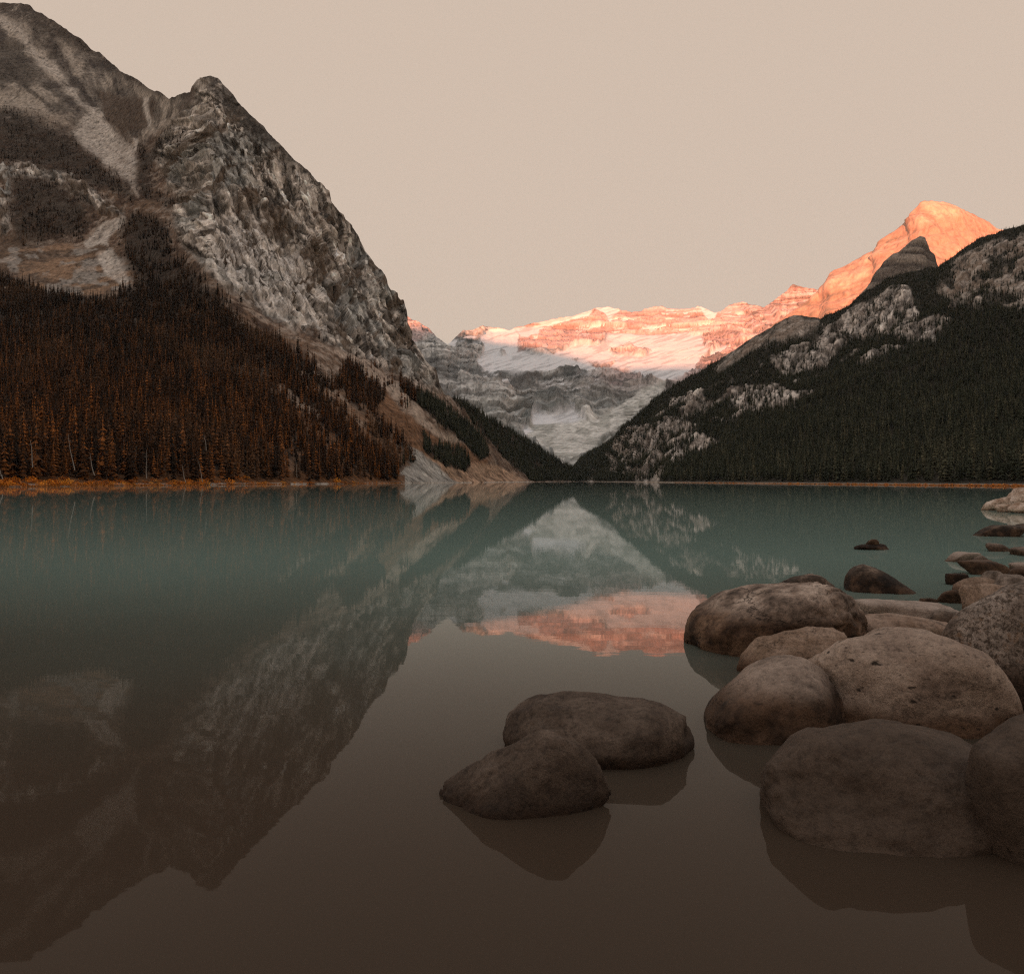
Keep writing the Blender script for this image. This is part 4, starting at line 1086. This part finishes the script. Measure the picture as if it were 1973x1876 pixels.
    o = link(bpy.data.objects.new(name, me)); o.location = (((x0 + x1) / 2 - CX) / F * D, D, zb); o.rotation_euler.z = yaw
    tag(o, label, 'rock'); return o

boulder('boulder', 1325, 1668, 1113, 11.7, 'large rounded grey boulder with wrinkled right side, leftmost of the shore pile above the water', 'grey', .85, -.8, seed=3, wrinkle=.13, noise=.08, prof=[(1325,1245),(1329,1215),(1348,1185),(1385,1158),(1415,1143),(1468,1130),(1509,1121),(1550,1116),(1584,1121),(1614,1136),(1641,1155),(1660,1174),(1669,1205)], sub=6)
boulder('boulder', 1498, 1630, 1103, 15.0, 'low flat dark stone peeking out behind the large wrinkled boulder', 'dark', .7, -.4, seed=4)
boulder('boulder', 1633, 1775, 1088, 17.6, 'dark humped boulder alone in the water, its right side tapering down', 'dark', .7, -.3, seed=9, noise=.09, prof=[(1633,1136),(1641,1110),(1656,1093),(1671,1089),(1697,1096),(1720,1110),(1742,1125),(1775,1146)])
boulder('stone_slab', 1640, 1843, 1152, 13.6, 'smooth pale flat slab between the wrinkled boulder and the speckled one', 'slab', .75, -.2, seed=12, noise=.06, prof=[(1640,1156),(1716,1153),(1761,1157),(1817,1163),(1836,1177),(1843,1188)])
boulder('stone_slab', 1640, 1860, 1182, 12.3, 'tan flat slab with long cracks in front of the smooth pale slab', 'shelf', .5, -.2, seed=13, noise=.06, prof=[(1640,1186),(1723,1182),(1780,1190),(1829,1200),(1860,1212)])
boulder('boulder', 1420, 1640, 1208, 10.1, 'tan cracked low boulder leaning in front of the large wrinkled boulder', 'tan', .55, -.4, seed=14, prof=[(1420,1292),(1434,1264),(1464,1234),(1517,1216),(1573,1210),(1611,1212),(1640,1225)], sub=5)
boulder('boulder', 1525, 1940, 1199, 8.5, 'broad pale boulder dotted with dark pits, biggest of the shore pile', 'pale', .95, -.6, seed=15, noise=.07, prof=[(1525,1320),(1554,1272),(1573,1248),(1611,1222),(1660,1211),(1678,1208),(1705,1199),(1757,1202),(1780,1214),(1810,1223),(1840,1250),(1870,1290),(1893,1330),(1926,1378),(1940,1410)], sub=6)
boulder('boulder', 1354, 1625, 1264, 7.95, 'pale boulder with a dark stained patch at the left foot of the pitted boulder', 'patch', .9, -.5, seed=16, noise=.07, prof=[(1354,1368),(1378,1335),(1411,1309),(1449,1286),(1494,1271),(1532,1265),(1554,1270),(1590,1290),(1625,1330)], sub=6)
boulder('boulder', 1812, 2190, 1112, 8.6, 'tall speckled dark boulder at the right edge of the photo', 'speck', .8, -.6, seed=17, noise=.06, prof=[(1812,1230),(1832,1192),(1855,1170),(1892,1146),(1930,1125),(1973,1113),(2030,1105),(2100,1130),(2190,1210)], sub=6)
boulder('boulder', 1465, 1985, 1388, 5.9, 'wide dark brown boulder in front of the pitted boulder, nearest of all', 'brown', .8, -.5, seed=18, noise=.08, prof=[(1465,1490),(1479,1466),(1509,1436),(1539,1410),(1569,1396),(1600,1402),(1629,1395),(1686,1388),(1742,1394),(1791,1412),(1840,1425),(1893,1444),(1930,1474),(1985,1530)], sub=6)
boulder('boulder', 1865, 2160, 1383, 5.3, 'dark brown boulder cut by the right edge in front of the speckled boulder', 'brown', .8, -.5, seed=19, noise=.07, prof=[(1865,1444),(1915,1418),(1953,1399),(1973,1391),(2040,1380),(2160,1440)], sub=5)
boulder('shore_rock', 1932, 2040, 939, 66, 'tallest bleached rock of the far cluster at the right edge', 'sun', .7, -.5, seed=21, sub=5, noise=.14, planes=9, sharp=14)
boulder('shore_rock', 1892, 1952, 957, 66, 'long low bleached rock pointing left in the far cluster at the right edge', 'sun', .6, -.4, seed=22, sub=4, noise=.14, shear=.5)
boulder('shore_rock', 1918, 1958, 971, 62, 'small rounded bleached rock in front of the far cluster at the right edge', 'sun', .7, -.3, seed=23, sub=4)
boulder('shore_rock', 1950, 2020, 968, 60, 'low bleached rock at the right edge below the tallest rock of the far cluster', 'sun', .7, -.3, seed=24, sub=4, noise=.12)
boulder('stone_slab', 1884, 1980, 1012, 35, 'wet dark slab sloping into the water below the far bleached cluster', 'dark', .55, -.2, shear=.5, flat_top=.3, seed=25, sub=4, planes=8, sharp=16)
boulder('stone_slab', 1958, 2040, 1008, 37.5, 'dark slab cut by the right edge just behind the sloping wet slab', 'dark', .6, -.2, seed=26, sub=4)
boulder('shore_rock', 1822, 1884, 1063, 24, 'pointed pale wedge rock tipping left at the water beside the long flat rock', 'slab', .6, -.15, shear=.6, seed=27, sub=4, noise=.12, planes=9, sharp=14)
boulder('shore_rock', 1845, 1945, 1079, 20.8, 'long flat grey rock in front of the pointed pale wedge', 'patch', .45, -.15, shear=-.4, flat_top=.3, seed=28, sub=4, noise=.12, planes=9, sharp=14)
boulder('shore_rock', 1940, 2020, 1090, 19.3, 'grey rock at the right edge beside the long flat rock', 'patch', .6, -.15, seed=29, sub=4, noise=.12)
boulder('shore_rock', 1945, 2030, 1083, 21.5, 'thin pale rock cut by the right edge behind the grey one', 'slab', .5, -.15, seed=30, sub=4, noise=.1)
boulder('shore_rock', 1804, 1874, 1133, 16.0, 'small lumpy rock with a white rim left of the ridged tan rock', 'patch', .7, -.2, seed=31, sub=4, noise=.14)
boulder('shore_rock', 1836, 1918, 1112, 16.9, 'humped tan rock behind the small lumpy rock', 'tan', .7, -.2, shear=.2, seed=32, sub=4, noise=.12)
boulder('shore_rock', 1848, 1975, 1122, 14.4, 'ridged tan rock squeezed behind the tall speckled boulder', 'tan', .7, -.2, seed=33, sub=4, noise=.12)
boulder('island_rock', 1646, 1716, 1047, 28.2, 'small dark rock islet alone in the middle of the right water', 'dark', .5, -.15, seed=34, sub=4, noise=.12)
boulder('pebble', 1671, 1694, 1038, 28.2, 'little rounded stone perched on the dark rock islet', 'grey', .8, .12, seed=35, sub=3, noise=.1)
boulder('boulder', 968, 1340, 1347, 7.2, 'long mottled brown stone lying in the water left of the shore pile', 'mud', .6, -.35, seed=36, noise=.09, prof=[(968,1398),(999,1371),(1031,1355),(1085,1347),(1133,1347),(1181,1352),(1244,1351),(1270,1354),(1292,1364),(1317,1380),(1340,1405)], sub=5)
boulder('boulder', 828, 1178, 1406, 5.98, 'peaked mottled stone in the water in front of the long mottled one', 'mud', .42, -.3, seed=37, noise=.12, prof=[(828,1548),(860,1522),(898,1492),(942,1462),(987,1438),(1019,1417),(1050,1406),(1088,1407),(1108,1424),(1133,1444),(1158,1475),(1178,1520)], sub=5, sharp=5)
for a_ in [  # jumbled angular slabs along the right edge
    (1786, 1850, 1172, 12.9, 'thin angular slab tilted between the smooth pale slab and the speckled boulder', 'angular', 51),
    (1884, 1936, 1098, 17.8, 'angular grey block wedged in front of the long flat grey rock', 'angular', 52),
    (1912, 1990, 1106, 16.0, 'sharp edged pale slab lying behind the tall speckled boulder', 'angular', 53),
    (1872, 1915, 1068, 23.0, 'small angular stone touching the blunt end of the pointed pale wedge', 'angular', 54),
    (1900, 1950, 1046, 27.5, 'flat angular stone just below the sloping wet slab', 'angular', 55),
    (1955, 2030, 1052, 26.0, 'angular grey block at the right edge below the sloping wet slab', 'angular', 56),
    (1772, 1806, 1150, 15.6, 'small chip of stone left of the small lumpy rock', 'angular', 57),
    (1826, 1862, 1104, 18.6, 'little angular chip in the water left of the humped tan rock', 'dark', 58)]:
    boulder('angular_stone', a_[0], a_[1], a_[2], a_[3], a_[4], a_[5], .7, -.2, seed=a_[6], sub=4, noise=.08, planes=9, sharp=16, shear=((a_[6] * 37) % 9 - 4) * .12)
boulder('sunken_stone', 1320, 1500, 1475, 6.2, 'reddish sunken stone under the water between the mottled stones and the shore pile', 'red', .7, -.8, seed=38, sub=4)
boulder('sunken_stone', 240, 520, 1478, 6.3, 'broad reddish sunken stone under the water in the left foreground', 'red', .6, -.8, seed=39, sub=4)
boulder('sunken_stone', -90, 140, 1430, 7.0, 'reddish sunken stone under the water at the left edge', 'red', .6, -.8, seed=40, sub=4)
for o in list(COL.objects):
    if o.name.startswith('sunken_stone'):
        o.location.z = 0
        zs = np.array([v.co.z for v in o.data.vertices]); o.location.z = -0.05 - zs.max()

# ================================================================== AIR
mh = bpy.data.materials.new('thin_morning_haze'); mh.use_nodes = True
n, l = mh.node_tree.nodes, mh.node_tree.links; n.clear()
out = n.new('ShaderNodeOutputMaterial'); pv = n.new('ShaderNodeVolumePrincipled')
pv.inputs['Color'].default_value = (.86, .95, 1, 1); pv.inputs['Density'].default_value = HAZE; pv.inputs['Anisotropy'].default_value = 0.0
l.new(pv.outputs[0], out.inputs['Volume'])
hx0, hx1, hy0, hy1, hz0, hz1 = -17000, 15000, -11200, 13500, -23, 2400
hv = [(hx0, hy0, hz0), (hx1, hy0, hz0), (hx1, hy1, hz0), (hx0, hy1, hz0), (hx0, hy0, hz1), (hx1, hy0, hz1), (hx1, hy1, hz1), (hx0, hy1, hz1)]
if HAZE > 0:
    o = mesh_obj('haze', hv, [(3, 2, 1, 0), (4, 5, 6, 7), (0, 1, 5, 4), (1, 2, 6, 5), (2, 3, 7, 6), (3, 0, 4, 7)], mh, smooth=False)
    tag(o, 'thin pale haze filling the valley', 'haze', None, 'stuff')
